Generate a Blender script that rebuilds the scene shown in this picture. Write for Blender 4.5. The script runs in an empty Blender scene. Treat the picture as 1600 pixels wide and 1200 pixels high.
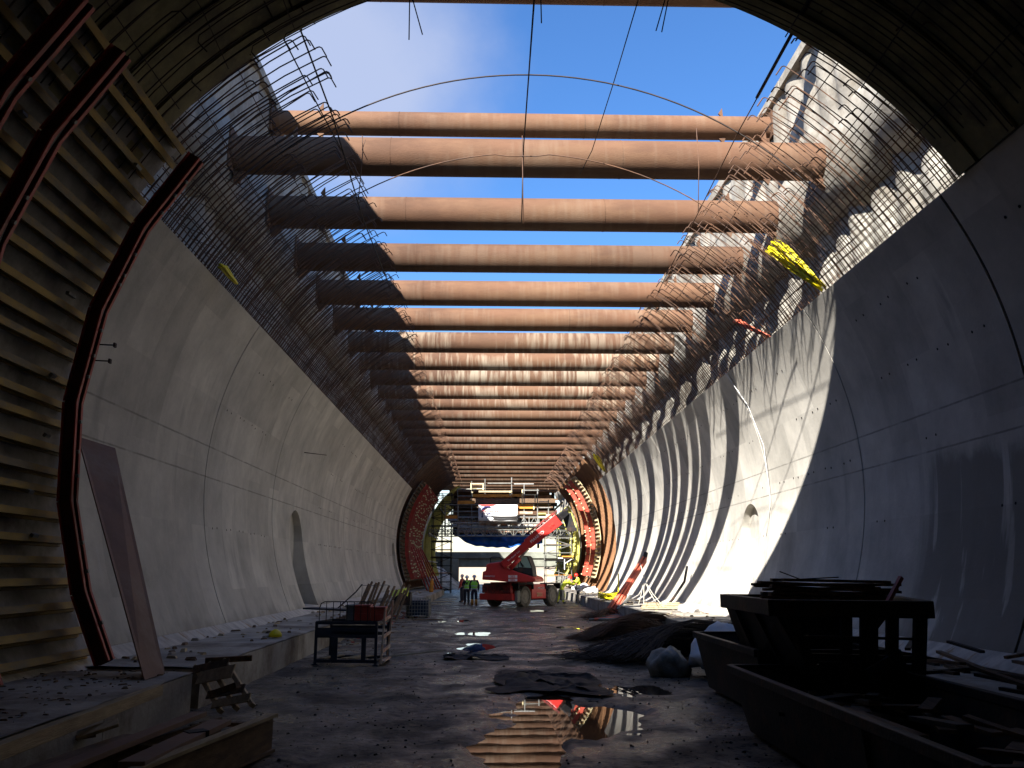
import bpy, bmesh, math, random
from mathutils import Vector, Matrix, noise
R = math.radians
random.seed(7)
S = bpy.context.scene
COL = S.collection
# ---------------------------------------------------------------- camera
CAMZ = 2.0
cam = bpy.data.cameras.new('camera'); camo = bpy.data.objects.new('camera', cam); COL.objects.link(camo)
PITCH, YAW, FPX = R(12.334), R(1.4617), 1340.0
camo.location = (0, 0, CAMZ)
camo.rotation_euler = (R(90) + PITCH, 0, -YAW)
cam.sensor_width = 36; cam.lens = 36 * FPX / 1600; cam.clip_end = 4000; cam.clip_start = 0.05
S.camera = camo
# ---------------------------------------------------------------- world, sun, exposure
SUN = Vector((-1, -1.69, 1.3)).normalized()
EL = math.asin(SUN.z); ROT = math.atan2(SUN.x, SUN.y)
w = bpy.data.worlds.new("World"); S.world = w; w.use_nodes = True
nt = w.node_tree; nt.nodes.clear()
def N(t, typ, **kw):
    n = t.nodes.new(typ)
    for k, v in kw.items():
        if k.startswith('i_'): n.inputs[k[2:].replace('_', ' ')].default_value = v
        else: setattr(n, k, v)
    return n
out = N(nt, 'ShaderNodeOutputWorld'); bg = N(nt, 'ShaderNodeBackground'); bg.inputs['Strength'].default_value = 0.061
sky = N(nt, 'ShaderNodeTexSky', sky_type='NISHITA'); sky.sun_disc = False
sky.sun_elevation = EL; sky.sun_rotation = ROT; sky.air_density = 1.35; sky.dust_density = 0.3; sky.ozone_density = 2.5
tc = N(nt, 'ShaderNodeTexCoord')
nz = N(nt, 'ShaderNodeTexNoise'); nz.inputs['Scale'].default_value = 3.2; nz.inputs['Detail'].default_value = 7; nz.inputs['Roughness'].default_value = .55
nt.links.new(tc.outputs['Generated'], nz.inputs['Vector'])
dot = N(nt, 'ShaderNodeVectorMath', operation='DISTANCE'); dot.inputs[1].default_value = (-0.17, 0.83, 0.54)
nt.links.new(tc.outputs['Generated'], dot.inputs[0])
mr = N(nt, 'ShaderNodeMapRange'); mr.inputs[1].default_value = .28; mr.inputs[2].default_value = .02
nt.links.new(dot.outputs['Value'], mr.inputs[0])
ad = N(nt, 'ShaderNodeMath', operation='MULTIPLY_ADD'); ad.inputs[1].default_value = .9; 
nt.links.new(mr.outputs[0], ad.inputs[0]); nt.links.new(nz.outputs['Fac'], ad.inputs[2])
rp = N(nt, 'ShaderNodeMapRange'); rp.interpolation_type = 'SMOOTHSTEP'; rp.inputs[1].default_value = .70; rp.inputs[2].default_value = 1.3; rp.inputs[4].default_value = .85
nt.links.new(ad.outputs[0], rp.inputs[0])
mx = N(nt, 'ShaderNodeMix', data_type='RGBA'); mx.inputs[7].default_value = (2.9, 3.3, 4.5, 1)
tint = N(nt, 'ShaderNodeMix', data_type='RGBA', blend_type='MULTIPLY'); tint.inputs[0].default_value = 1; tint.inputs[7].default_value = (.60, .86, 1.15, 1)
szn = N(nt, 'ShaderNodeSeparateXYZ'); nt.links.new(tc.outputs['Generated'], szn.inputs[0])
hz_ = N(nt, 'ShaderNodeMapRange'); hz_.interpolation_type = 'SMOOTHSTEP'; hz_.inputs[1].default_value = .02; hz_.inputs[2].default_value = .38; nt.links.new(szn.outputs[2], hz_.inputs[0])
tm_ = N(nt, 'ShaderNodeMix', data_type='RGBA'); tm_.inputs[6].default_value = (.98, .97, 1.12, 1); tm_.inputs[7].default_value = (.44, .74, 1.15, 1); nt.links.new(hz_.outputs[0], tm_.inputs[0]); nt.links.new(tm_.outputs[2], tint.inputs[7])
nt.links.new(sky.outputs[0], tint.inputs[6]); nt.links.new(tint.outputs[2], mx.inputs[6])
nt.links.new(rp.outputs[0], mx.inputs[0]); nt.links.new(mx.outputs[2], bg.inputs['Color'])
nt.links.new(bg.outputs[0], out.inputs[0])
sl = bpy.data.lights.new('sun', 'SUN'); sl.energy = 5.0; sl.angle = R(.53); sl.color = (1, .955, .885)
so = bpy.data.objects.new('sun', sl); COL.objects.link(so); so.rotation_euler = SUN.to_track_quat('Z', 'Y').to_euler()
S.view_settings.view_transform = 'Standard'; S.view_settings.look = 'None'; S.view_settings.exposure = 1.68; S.view_settings.gamma = 1
S.cycles.max_bounces = 9; S.cycles.diffuse_bounces = 6; S.cycles.sample_clamp_indirect = 6
S.cycles.use_denoising = True
# ---------------------------------------------------------------- pixel <-> world helpers (photo pixels 1600x1200)
FW = Vector((math.sin(YAW) * math.cos(PITCH), math.cos(YAW) * math.cos(PITCH), math.sin(PITCH)))
RT = Vector((math.cos(YAW), -math.sin(YAW), 0)); UP = RT.cross(FW)
def ray(x, y): return FW + RT * ((x - 800) / FPX) + UP * ((600 - y) / FPX)
def P(x, y, Y):
    d = ray(x, y); t = Y / d.y; return Vector((d.x * t, Y, d.z * t + CAMZ))
def F(x, y, z=0.0):
    d = ray(x, y); t = (z - CAMZ) / d.z; return Vector((d.x * t, d.y * t, z))
# ---------------------------------------------------------------- materials
MATS = {}
def mat(name, col, rough=.8, metal=0.0, var=.25, scale=3.0, bump=.2, bscale=30.0, col2=None, spots=None, stretch=(1, 1, 1), spec=.4, cover=(.45, .62)):
    m = bpy.data.materials.new(name); m.use_nodes = True; t = m.node_tree; b = t.nodes['Principled BSDF']
    b.inputs['Roughness'].default_value = rough; b.inputs['Metallic'].default_value = metal
    b.inputs['Specular IOR Level'].default_value = spec
    co = N(t, 'ShaderNodeTexCoord'); mp = N(t, 'ShaderNodeMapping'); mp.inputs['Scale'].default_value = stretch
    t.links.new(co.outputs['Object'], mp.inputs['Vector'])
    n1 = N(t, 'ShaderNodeTexNoise'); n1.inputs['Scale'].default_value = scale; n1.inputs['Detail'].default_value = 6; n1.inputs['Roughness'].default_value = .6
    t.links.new(mp.outputs[0], n1.inputs['Vector'])
    r = N(t, 'ShaderNodeValToRGB'); e = r.color_ramp.elements
    c = Vector(col[:3]); d = c * (1 - var); l = c * (1 + var)
    e[0].position = .3; e[0].color = (*d, 1); e[1].position = .7; e[1].color = (*l, 1)
    t.links.new(n1.outputs['Fac'], r.inputs['Fac']); last = r.outputs['Color']
    if col2 is not None:
        n2 = N(t, 'ShaderNodeTexNoise'); n2.inputs['Scale'].default_value = scale * .55; n2.inputs['Detail'].default_value = 8; n2.inputs['Roughness'].default_value = .7
        mp2 = N(t, 'ShaderNodeMapping'); mp2.inputs['Location'].default_value = (7, 3, 5); mp2.inputs['Scale'].default_value = stretch
        t.links.new(co.outputs['Object'], mp2.inputs['Vector']); t.links.new(mp2.outputs[0], n2.inputs['Vector'])
        g = N(t, 'ShaderNodeMapRange'); g.inputs[1].default_value = cover[0]; g.inputs[2].default_value = cover[1]; t.links.new(n2.outputs['Fac'], g.inputs[0])
        mm = N(t, 'ShaderNodeMix', data_type='RGBA'); mm.inputs[7].default_value = (*col2[:3], 1)
        t.links.new(g.outputs[0], mm.inputs[0]); t.links.new(last, mm.inputs[6]); last = mm.outputs[2]
    t.links.new(last, b.inputs['Base Color'])
    if bump:
        n3 = N(t, 'ShaderNodeTexNoise'); n3.inputs['Scale'].default_value = bscale; n3.inputs['Detail'].default_value = 5
        t.links.new(mp.outputs[0], n3.inputs['Vector'])
        bp = N(t, 'ShaderNodeBump'); bp.inputs['Strength'].default_value = bump; bp.inputs['Distance'].default_value = .02
        t.links.new(n3.outputs['Fac'], bp.inputs['Height']); t.links.new(bp.outputs[0], b.inputs['Normal'])
    MATS[name] = m; return m
rust = mat('rust tube', (.112, .055, .030), .85, .0, .28, 1.3, .25, 40, col2=(.15, .08, .043), stretch=(.35, 1, 1))
def strut_mat():
    m = rust; t = m.node_tree; b = t.nodes['Principled BSDF']; last = b.inputs['Base Color'].links[0].from_socket
    co = N(t, 'ShaderNodeTexCoord'); oi = N(t, 'ShaderNodeObjectInfo')
    va = N(t, 'ShaderNodeVectorMath', operation='ADD'); cx = N(t, 'ShaderNodeCombineXYZ')
    mu = N(t, 'ShaderNodeMath', operation='MULTIPLY'); mu.inputs[1].default_value = 37; t.links.new(oi.outputs['Random'], mu.inputs[0]); t.links.new(mu.outputs[0], cx.inputs[0])
    t.links.new(co.outputs['Object'], va.inputs[0]); t.links.new(cx.outputs[0], va.inputs[1])
    mp = N(t, 'ShaderNodeMapping'); mp.inputs['Scale'].default_value = (5, .6, .6); t.links.new(va.outputs[0], mp.inputs[0])
    n = N(t, 'ShaderNodeTexNoise'); n.inputs['Scale'].default_value = 1; n.inputs['Detail'].default_value = 4; t.links.new(mp.outputs[0], n.inputs['Vector'])
    mp2 = N(t, 'ShaderNodeMapping'); mp2.inputs['Scale'].default_value = (.22, .5, .5); t.links.new(va.outputs[0], mp2.inputs[0])
    n2 = N(t, 'ShaderNodeTexNoise'); n2.inputs['Scale'].default_value = 1; n2.inputs['Detail'].default_value = 2; t.links.new(mp2.outputs[0], n2.inputs['Vector'])
    s = N(t, 'ShaderNodeMath', operation='MULTIPLY'); t.links.new(n.outputs[0], s.inputs[0]); t.links.new(n2.outputs[0], s.inputs[1])
    g = N(t, 'ShaderNodeMapRange'); g.inputs[1].default_value = .24; g.inputs[2].default_value = .36; g.inputs[4].default_value = .95; t.links.new(s.outputs[0], g.inputs[0])
    sl_ = N(t, 'ShaderNodeSeparateXYZ'); t.links.new(oi.outputs['Location'], sl_.inputs[0])   # cement slurry ran over the tubes of one stretch only
    ya = N(t, 'ShaderNodeMapRange'); ya.inputs[1].default_value = 36; ya.inputs[2].default_value = 44; ya.inputs[3].default_value = .12; t.links.new(sl_.outputs[1], ya.inputs[0])
    yb_ = N(t, 'ShaderNodeMapRange'); yb_.inputs[1].default_value = 53; yb_.inputs[2].default_value = 60; yb_.inputs[3].default_value = 1; yb_.inputs[4].default_value = .25; t.links.new(sl_.outputs[1], yb_.inputs[0])
    m1 = N(t, 'ShaderNodeMath', operation='MULTIPLY'); t.links.new(ya.outputs[0], m1.inputs[0]); t.links.new(yb_.outputs[0], m1.inputs[1])
    m3 = N(t, 'ShaderNodeMath', operation='MULTIPLY'); t.links.new(m1.outputs[0], m3.inputs[0]); t.links.new(g.outputs[0], m3.inputs[1])
    mm = N(t, 'ShaderNodeMix', data_type='RGBA'); mm.inputs[7].default_value = (.31, .25, .18, 1)
    t.links.new(m3.outputs[0], mm.inputs[0]); t.links.new(last, mm.inputs[6])
    # each tube weathered a little differently
    hr = N(t, 'ShaderNodeMapRange'); hr.inputs[3].default_value = .8; hr.inputs[4].default_value = 1.15; t.links.new(oi.outputs['Random'], hr.inputs[0])
    hv = N(t, 'ShaderNodeHueSaturation'); t.links.new(hr.outputs[0], hv.inputs['Value']); t.links.new(mm.outputs[2], hv.inputs['Color'])
    t.links.new(hv.outputs[0], b.inputs['Base Color'])
strut_mat()
rebar_m = mat('rebar rust', (.13, .065, .036), .85, .0, .45, 2.0, 0, col2=(.07, .045, .035))
rebar_dark = mat('rebar dark', (.045, .033, .028), .75, .2, .4, 3.0, 0)
pile_m = mat('pile concrete', (.33, .305, .26), .92, 0, .3, 1.1, .9, 7, col2=(.19, .165, .13), cover=(.42, .62))
plinth_m = mat('footing concrete', (.36, .335, .29), .9, 0, .3, 1.2, .5, 14, col2=(.16, .13, .10), cover=(.47, .62))
kick_m = mat('kicker concrete', (.50, .47, .42), .9, 0, .3, 2.2, .5, 14, col2=(.33, .2, .09), cover=(.56, .66), stretch=(1, 2.2, .5))
timber_y = mat('yellow timber', (.34, .22, .05), .7, 0, .3, 4, .2, 25, col2=(.19, .15, .09), stretch=(1, .35, 1), cover=(.46, .6))
timber_b = mat('brown timber', (.17, .105, .06), .8, 0, .35, 6, .3, 30, col2=(.09, .06, .04), stretch=(3, .4, 3))
timber_l = mat('pale timber', (.42, .33, .20), .8, 0, .3, 5, .3, 30, stretch=(3, .4, 3))
ply_g = mat('grey plywood', (.23, .22, .21), .8, 0, .3, 2, .2, 20, col2=(.12, .11, .10))
ply_o = mat('olive plywood', (.19, .165, .075), .75, 0, .35, 1.6, .25, 16, col2=(.10, .085, .05))
ply_br = mat('brown plywood', (.22, .125, .085), .7, 0, .2, 1.4, .15, 16, col2=(.28, .21, .16), cover=(.5, .75))
red_m = mat('red steel', (.42, .045, .03), .5, .0, .25, 3, .1, 20, col2=(.20, .05, .035), cover=(.52, .68))
redf_m = mat('red formwork steel', (.46, .07, .04), .55, .0, .25, 3, .1, 20, col2=(.3, .06, .04), cover=(.55, .7))
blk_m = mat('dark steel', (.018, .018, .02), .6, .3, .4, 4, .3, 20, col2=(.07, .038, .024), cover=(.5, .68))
maroon = mat('maroon steel', (.075, .016, .013), .65, 0, .4, 4, .2, 20)
rust_o = mat('orange rust', (.26, .135, .062), .85, 0, .3, 2, .3, 20, col2=(.22, .10, .05))
blue_m = mat('blue black steel', (.03, .04, .062), .55, .3, .3, 4, .1, 20)
galv_m = mat('galvanised tube', (.42, .42, .40), .5, .55, .3, 4, 0)
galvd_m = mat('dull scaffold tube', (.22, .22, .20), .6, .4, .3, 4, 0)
yel_m = mat('yellow formwork', (.62, .58, .16), .6, 0, .18, 2, .1, 12, col2=(.42, .38, .12), cover=(.55, .7))
ora_m = mat('orange board', (.62, .24, .03), .65, 0, .25, 2, .1, 12)
cream_m = mat('cream rail', (.72, .62, .36), .6, 0, .2, 2, .1, 12)
pink_m = mat('pinkish timber', (.55, .30, .20), .8, 0, .35, 4, .2, 20, col2=(.6, .52, .4))
blue_t = mat('blue tarpaulin', (.018, .10, .36), .45, 0, .35, 1.2, .3, 8)
white_m = mat('white sheet', (.70, .70, .70), .65, 0, .12, 2, .3, 8)
grey_s = mat('grey sack', (.20, .185, .15), .6, 0, .3, 4, .4, 12, col2=(.36, .35, .31))
yhose = mat('yellow hose', (.72, .60, .01), .4, 0, .12, 6, 0)
ytarp = mat('yellow sheet', (.62, .66, .10), .5, 0, .1, 2, .2, 6)
rhose = mat('red pipe', (.62, .14, .08), .5, 0, .2, 4, 0)
rope_m = mat('pale rope', (.62, .58, .48), .8, 0, .2, 9, 0)
tyre_m = mat('muddy rubber', (.085, .078, .068), .9, 0, .35, 5, .4, 24, col2=(.17, .155, .13))
rim_m = mat('muddy rim', (.22, .20, .17), .7, .1, .3, 5, .2, 20)
machine = mat('machine red', (.56, .028, .022), .38, 0, .12, 2, .03, 20, col2=(.36, .04, .03), cover=(.6, .8), spec=.5)
machd = mat('machine grime', (.30, .035, .028), .7, .1, .5, 6, .3, 24, col2=(.05, .03, .025))
letter = mat('pale lettering', (.80, .70, .66), .5, 0, .02, 2, 0)
letterr = mat('red lettering', (.60, .06, .04), .5, 0, .02, 2, 0)
letterd = mat('dark blue print', (.03, .04, .16), .5, 0, .02, 2, 0)
letterg = mat('grey print', (.28, .28, .34), .5, 0, .02, 2, 0)
skin_m = mat('skin', (.45, .24, .16), .6, 0, .05, 4, 0)
hiviz = mat('hi vis green', (.42, .95, .08), .55, 0, .08, 5, .2, 18)
hiviy = mat('hi vis yellow', (.78, .86, .05), .55, 0, .1, 5, .2, 18)
navy = mat('dark cloth', (.028, .03, .04), .85, 0, .3, 6, .2, 18)
boot_m = mat('orange boots', (.62, .26, .03), .6, 0, .15, 5, 0)
helm_w = mat('white helmet', (.78, .76, .74), .35, 0, .03, 4, 0)
helm_r = mat('red helmet', (.72, .03, .02), .35, 0, .03, 4, 0)
reflect = mat('reflective tape', (.62, .62, .60), .4, 0, .03, 4, 0)
blackp = mat('black plastic sheet', (.007, .007, .008), .7, 0, .4, 3, .6, 9, spec=.25)
hill_m = mat('tan earth', (.44, .33, .23), .95, 0, .25, .03, .3, 1, col2=(.30, .25, .17))
bridge_m = mat('bridge concrete', (.20, .21, .175), .85, 0, .25, .4, .3, 4, col2=(.12, .12, .10))
hole_m = mat('dark recess', (.02, .018, .016), .95, 0, .1, 4, 0)
glass_m = bpy.data.materials.new('cab glass'); glass_m.use_nodes = True
_b = glass_m.node_tree.nodes['Principled BSDF']; _b.inputs['Base Color'].default_value = (.55, .78, .66, 1); _b.inputs['Roughness'].default_value = .05
_b.inputs['Alpha'].default_value = .45

def lining_mat(name, wet, base=(.53, .495, .42)):
    """board marked concrete: seams, mottling, drips; wet = big dark damp area on the near right wall"""
    m = bpy.data.materials.new(name); m.use_nodes = True; t = m.node_tree; b = t.nodes['Principled BSDF']; b.inputs['Roughness'].default_value = .82
    b.inputs['Specular IOR Level'].default_value = .3
    L = t.links.new
    co = N(t, 'ShaderNodeTexCoord'); sp = N(t, 'ShaderNodeSeparateXYZ'); L(co.outputs['Object'], sp.inputs[0])
    def nse(scale, st=(1, 1, 1), det=6, rough=.6, loc=(0, 0, 0)):
        mp = N(t, 'ShaderNodeMapping'); mp.inputs['Scale'].default_value = st; mp.inputs['Location'].default_value = loc; L(co.outputs['Object'], mp.inputs[0])
        n = N(t, 'ShaderNodeTexNoise'); n.inputs['Scale'].default_value = scale; n.inputs['Detail'].default_value = det; n.inputs['Roughness'].default_value = rough; L(mp.outputs[0], n.inputs['Vector']); return n.outputs['Fac']
    def rng(src, a, c, d=0., e=1.):
        g = N(t, 'ShaderNodeMapRange'); g.interpolation_type = 'SMOOTHSTEP'; g.inputs[1].default_value = a; g.inputs[2].default_value = c; g.inputs[3].default_value = d; g.inputs[4].default_value = e; L(src, g.inputs[0]); return g.outputs[0]
    def mathn(op, a, c):
        g = N(t, 'ShaderNodeMath', operation=op)
        for i, v in enumerate((a, c)):
            if isinstance(v, (int, float)): g.inputs[i].default_value = v
            else: L(v, g.inputs[i])
        return g.outputs[0]
    r = N(t, 'ShaderNodeValToRGB'); e = r.color_ramp.elements; c = Vector(base)
    e[0].position = .28; e[0].color = (*(c * .70), 1); e[1].position = .72; e[1].color = (*(c * 1.2), 1)
    L(nse(.7, det=9, rough=.66), r.inputs[0]); last = r.outputs[0]
    def mixc(fac, colr, last):
        mm = N(t, 'ShaderNodeMix', data_type='RGBA'); mm.inputs[7].default_value = (*colr, 1); L(fac, mm.inputs[0]); L(last, mm.inputs[6]); return mm.outputs[2]
    # faint panel to panel differences of the shutter sheets (about 2.4 m by 1.2 m)
    vm = N(t, 'ShaderNodeVectorMath', operation='DIVIDE'); vm.inputs[1].default_value = (40, 1.22, 1.55); L(co.outputs['Object'], vm.inputs[0])
    vf = N(t, 'ShaderNodeVectorMath', operation='FLOOR'); L(vm.outputs[0], vf.inputs[0])
    wn = N(t, 'ShaderNodeTexWhiteNoise'); L(vf.outputs[0], wn.inputs['Vector'])
    pv = N(t, 'ShaderNodeHueSaturation'); L(rng(wn.outputs['Value'], 0, 1, .88, 1.08), pv.inputs['Value']); L(last, pv.inputs['Color']); last = pv.outputs[0]
    # rising dirt and drips
    drip = mathn('MULTIPLY', rng(nse(1.6, (1, 1.3, .16), 5, .6, (3, 1, 2)), .52, .74), rng(nse(.5, loc=(5, 5, 5)), .4, .6, .15, .75))
    last = mixc(drip, tuple(c * .62), last)
    last = mixc(mathn('MULTIPLY', rng(nse(2.3, (1, 1.6, .2), 5, .6, (9, 1, 2)), .6, .76), .35), (.58, .57, .55), last)
    # horizontal shutter seams
    for zz in (5.1, 4.35):
        d = mathn('ABSOLUTE', mathn('SUBTRACT', mathn('ADD', sp.outputs[2], mathn('MULTIPLY', nse(2, (0, 1, 0)), .03)), zz), 0)
        last = mixc(mathn('MULTIPLY', rng(d, .008, .028, 1, 0), rng(nse(1.1, (0, 1, 0), loc=(0, zz, 0)), .35, .55, .25, .85)), tuple(c * .42), last)
    # damp foot
    last = mixc(mathn('MULTIPLY', rng(mathn('ADD', sp.outputs[2], mathn('MULTIPLY', nse(1.2, (0, 1, .5), 6), -1.4)), -.1, .35, 1, 0), .75), tuple(c * .5), last)
    if wet:
        edge = mathn('ADD', sp.outputs[2], mathn('MULTIPLY', nse(.9, (0, 1, .5), 6), 2.6))
        ym = rng(mathn('ADD', sp.outputs[1], mathn('MULTIPLY', nse(1.4, (0, 1, .12), 5), 2.0)), 17.6, 18.4, 1, 0)
        wetm = mathn('MULTIPLY', mathn('MULTIPLY', rng(edge, 5.1, 5.7, 1, 0), ym), rng(nse(1.7, (1, 1.7, .06), 4, .5, (1, 7, 0)), .34, .42))
        last = mixc(mathn('MULTIPLY', wetm, .8), tuple(c * .36), last)
    L(last, b.inputs['Base Color'])
    bp = N(t, 'ShaderNodeBump'); bp.inputs['Strength'].default_value = .25; bp.inputs['Distance'].default_value = .02; L(nse(14, det=6), bp.inputs['Height']); L(bp.outputs[0], b.inputs['Normal'])
    return m
lin_l = lining_mat('lining concrete', False); lin_r = lining_mat('damp lining concrete', True, (.54, .51, .45))

def ground_mat():
    m = bpy.data.materials.new('site mud'); m.use_nodes = True; t = m.node_tree; b = t.nodes['Principled BSDF']; L = t.links.new
    b.inputs['Specular IOR Level'].default_value = .3; co = N(t, 'ShaderNodeTexCoord')
    def nse(scale, st=(1, 1, 1), det=8, rough=.65, loc=(0, 0, 0)):
        mp = N(t, 'ShaderNodeMapping'); mp.inputs['Scale'].default_value = st; mp.inputs['Location'].default_value = loc; L(co.outputs['Object'], mp.inputs[0])
        n = N(t, 'ShaderNodeTexNoise'); n.inputs['Scale'].default_value = scale; n.inputs['Detail'].default_value = det; n.inputs['Roughness'].default_value = rough; L(mp.outputs[0], n.inputs['Vector']); return n.outputs['Fac']
    r = N(t, 'ShaderNodeValToRGB'); e = r.color_ramp.elements; e[0].position = .36; e[0].color = (.042, .037, .031, 1); e[1].position = .62; e[1].color = (.24, .198, .142, 1)
    x = r.color_ramp.elements.new(.5); x.color = (.125, .102, .074, 1)
    L(nse(.9), r.inputs[0])
    g = N(t, 'ShaderNodeMapRange'); g.inputs[1].default_value = .52; g.inputs[2].default_value = .6; g.inputs[4].default_value = .8; L(nse(9, det=6, loc=(4, 4, 0)), g.inputs[0])
    mm = N(t, 'ShaderNodeMix', data_type='RGBA'); mm.inputs[7].default_value = (.018, .016, .018, 1); L(g.outputs[0], mm.inputs[0]); L(r.outputs[0], mm.inputs[6])
    g2 = N(t, 'ShaderNodeMapRange'); g2.inputs[1].default_value = .56; g2.inputs[2].default_value = .66; g2.inputs[4].default_value = .7; L(nse(.55, (1.6, .5, 1), loc=(9, 2, 0)), g2.inputs[0])
    m2 = N(t, 'ShaderNodeMix', data_type='RGBA'); m2.inputs[7].default_value = (.28, .245, .20, 1); L(g2.outputs[0], m2.inputs[0]); L(mm.outputs[2], m2.inputs[6])
    L(m2.outputs[2], b.inputs['Base Color'])
    g3 = N(t, 'ShaderNodeMapRange'); g3.inputs[1].default_value = .42; g3.inputs[2].default_value = .6; g3.inputs[3].default_value = .26; g3.inputs[4].default_value = .8; L(nse(.7, loc=(2, 8, 0)), g3.inputs[0]); L(g3.outputs[0], b.inputs['Roughness'])
    bp = N(t, 'ShaderNodeBump'); bp.inputs['Strength'].default_value = .7; bp.inputs['Distance'].default_value = .04; L(nse(11), bp.inputs['Height']); L(bp.outputs[0], b.inputs['Normal'])
    return m
mud = ground_mat()
water_m = bpy.data.materials.new('muddy water'); water_m.use_nodes = True
_b = water_m.node_tree.nodes['Principled BSDF']; _b.inputs['Base Color'].default_value = (.05, .032, .022, 1); _b.inputs['Roughness'].default_value = .015; _b.inputs['Specular IOR Level'].default_value = .5; _b.inputs['IOR'].default_value = 1.45
_t = water_m.node_tree; _n = N(_t, 'ShaderNodeTexNoise'); _n.inputs['Scale'].default_value = 3; _bp = N(_t, 'ShaderNodeBump'); _bp.inputs['Strength'].default_value = .02; _bp.inputs['Distance'].default_value = .01
_c = N(_t, 'ShaderNodeTexCoord'); _t.links.new(_c.outputs['Object'], _n.inputs['Vector']); _t.links.new(_n.outputs[0], _bp.inputs['Height']); _t.links.new(_bp.outputs[0], _b.inputs['Normal'])

# ---------------------------------------------------------------- mesh builder
def V(*a): return Vector(a)
class MB:
    def __init__(s): s.v = []; s.f = []; s.m = []
    def add(s, vs, fs, mi=0):
        o = len(s.v); s.v += [tuple(v) for v in vs]; s.f += [tuple(i + o for i in f) for f in fs]; s.m += [mi] * len(fs); return s
    def box(s, c, d, rot=None, mi=0, taper=1.0):
        x, y, z = d[0] / 2, d[1] / 2, d[2] / 2; k = taper
        vs = [V(-x, -y, -z), V(x, -y, -z), V(x, y, -z), V(-x, y, -z), V(-x * k, -y * k, z), V(x * k, -y * k, z), V(x * k, y * k, z), V(-x * k, y * k, z)]
        if rot is not None: vs = [rot @ v for v in vs]
        c = Vector(c); return s.add([v + c for v in vs], [(0, 3, 2, 1), (4, 5, 6, 7), (0, 1, 5, 4), (1, 2, 6, 5), (2, 3, 7, 6), (3, 0, 4, 7)], mi)
    def bar(s, a, b, wd, ht, up=(0, 0, 1), mi=0):
        a = Vector(a); b = Vector(b); d = (b - a); L = d.length; d.normalize(); u = Vector(up); x = d.cross(u)
        if x.length < 1e-4: x = d.cross(V(1, 0, 0))
        x.normalize(); u = x.cross(d)
        M = Matrix((x, d, u)).transposed(); return s.box((a + b) / 2, (wd, L, ht), M, mi)
    def tube(s, pts, r, n=6, mi=0, caps=True):
        pts = [Vector(p) for p in pts]; rs = r if isinstance(r, (list, tuple)) else [r] * len(pts)
        ref = V(.31, .17, .93); vs = []; fs = []; prev = None
        for i, p in enumerate(pts):
            d = (pts[min(i + 1, len(pts) - 1)] - pts[max(i - 1, 0)]); d.normalize()
            if prev is None:
                x = d.cross(ref)
                if x.length < .1: x = d.cross(V(1, 0, 0))
            else: x = prev - d * prev.dot(d)
            x.normalize(); prev = x.copy(); y = d.cross(x)
            for k in range(n):
                a = 2 * math.pi * k / n; vs.append(p + (x * math.cos(a) + y * math.sin(a)) * rs[i])
        for i in range(len(pts) - 1):
            for k in range(n): fs.append((i * n + k, i * n + (k + 1) % n, (i + 1) * n + (k + 1) % n, (i + 1) * n + k))
        if caps: fs.append(tuple(range(n - 1, -1, -1))); fs.append(tuple((len(pts) - 1) * n + k for k in range(n)))
        return s.add(vs, fs, mi)
    def prism(s, poly, ext, mi=0):
        poly = [Vector(p) for p in poly]; ext = Vector(ext); n = len(poly)
        vs = poly + [p + ext for p in poly]
        return s.add(vs, [tuple(range(n)), tuple(range(2 * n - 1, n - 1, -1))] + [(i, i + n, (i + 1) % n + n, (i + 1) % n) for i in range(n)], mi)
    def grid(s, fn, nu, nv, mi=0, flip=False):
        vs = [fn(i / nu, j / nv) for j in range(nv + 1) for i in range(nu + 1)]; fs = []
        for j in range(nv):
            for i in range(nu):
                a = j * (nu + 1) + i; q = (a, a + 1, a + nu + 2, a + nu + 1); fs.append(q[::-1] if flip else q)
        return s.add(vs, fs, mi)
    def build(s, name, mats, parent=None, smooth=False, bevel=0, fixn=True):
        me = bpy.data.meshes.new(name); me.from_pydata(s.v, [], s.f)
        for m in (mats if isinstance(mats, (list, tuple)) else [mats]): me.materials.append(m)
        me.polygons.foreach_set('material_index', s.m)
        if fixn and len(s.f) < 60000:
            bm = bmesh.new(); bm.from_mesh(me); bmesh.ops.recalc_face_normals(bm, faces=bm.faces); bm.to_mesh(me); bm.free()
        if smooth: me.polygons.foreach_set('use_smooth', [True] * len(me.polygons))
        me.update(); o = bpy.data.objects.new(name, me); COL.objects.link(o)
        if parent is not None: o.parent = parent; o.matrix_parent_inverse = Matrix.Translation(-parent.location) if parent.parent is None else Matrix.Identity(4)
        if bevel:
            md = o.modifiers.new('edge wear', 'BEVEL'); md.width = bevel; md.segments = 2; md.limit_method = 'ANGLE'
        return o
def tag(o, label=None, cat=None, group=None, kind=None):
    if label: o['label'] = label
    if cat: o['category'] = cat
    if group: o['group'] = group
    if kind: o['kind'] = kind
    return o
def thing(name, label, cat, loc=(0, 0, 0), group=None):
    # parts are modelled in world coordinates; the Empty sits at the base of the thing
    o = bpy.data.objects.new(name, None); COL.objects.link(o); o.location = loc; o.empty_display_size = .3
    return tag(o, label, cat, group)
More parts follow.
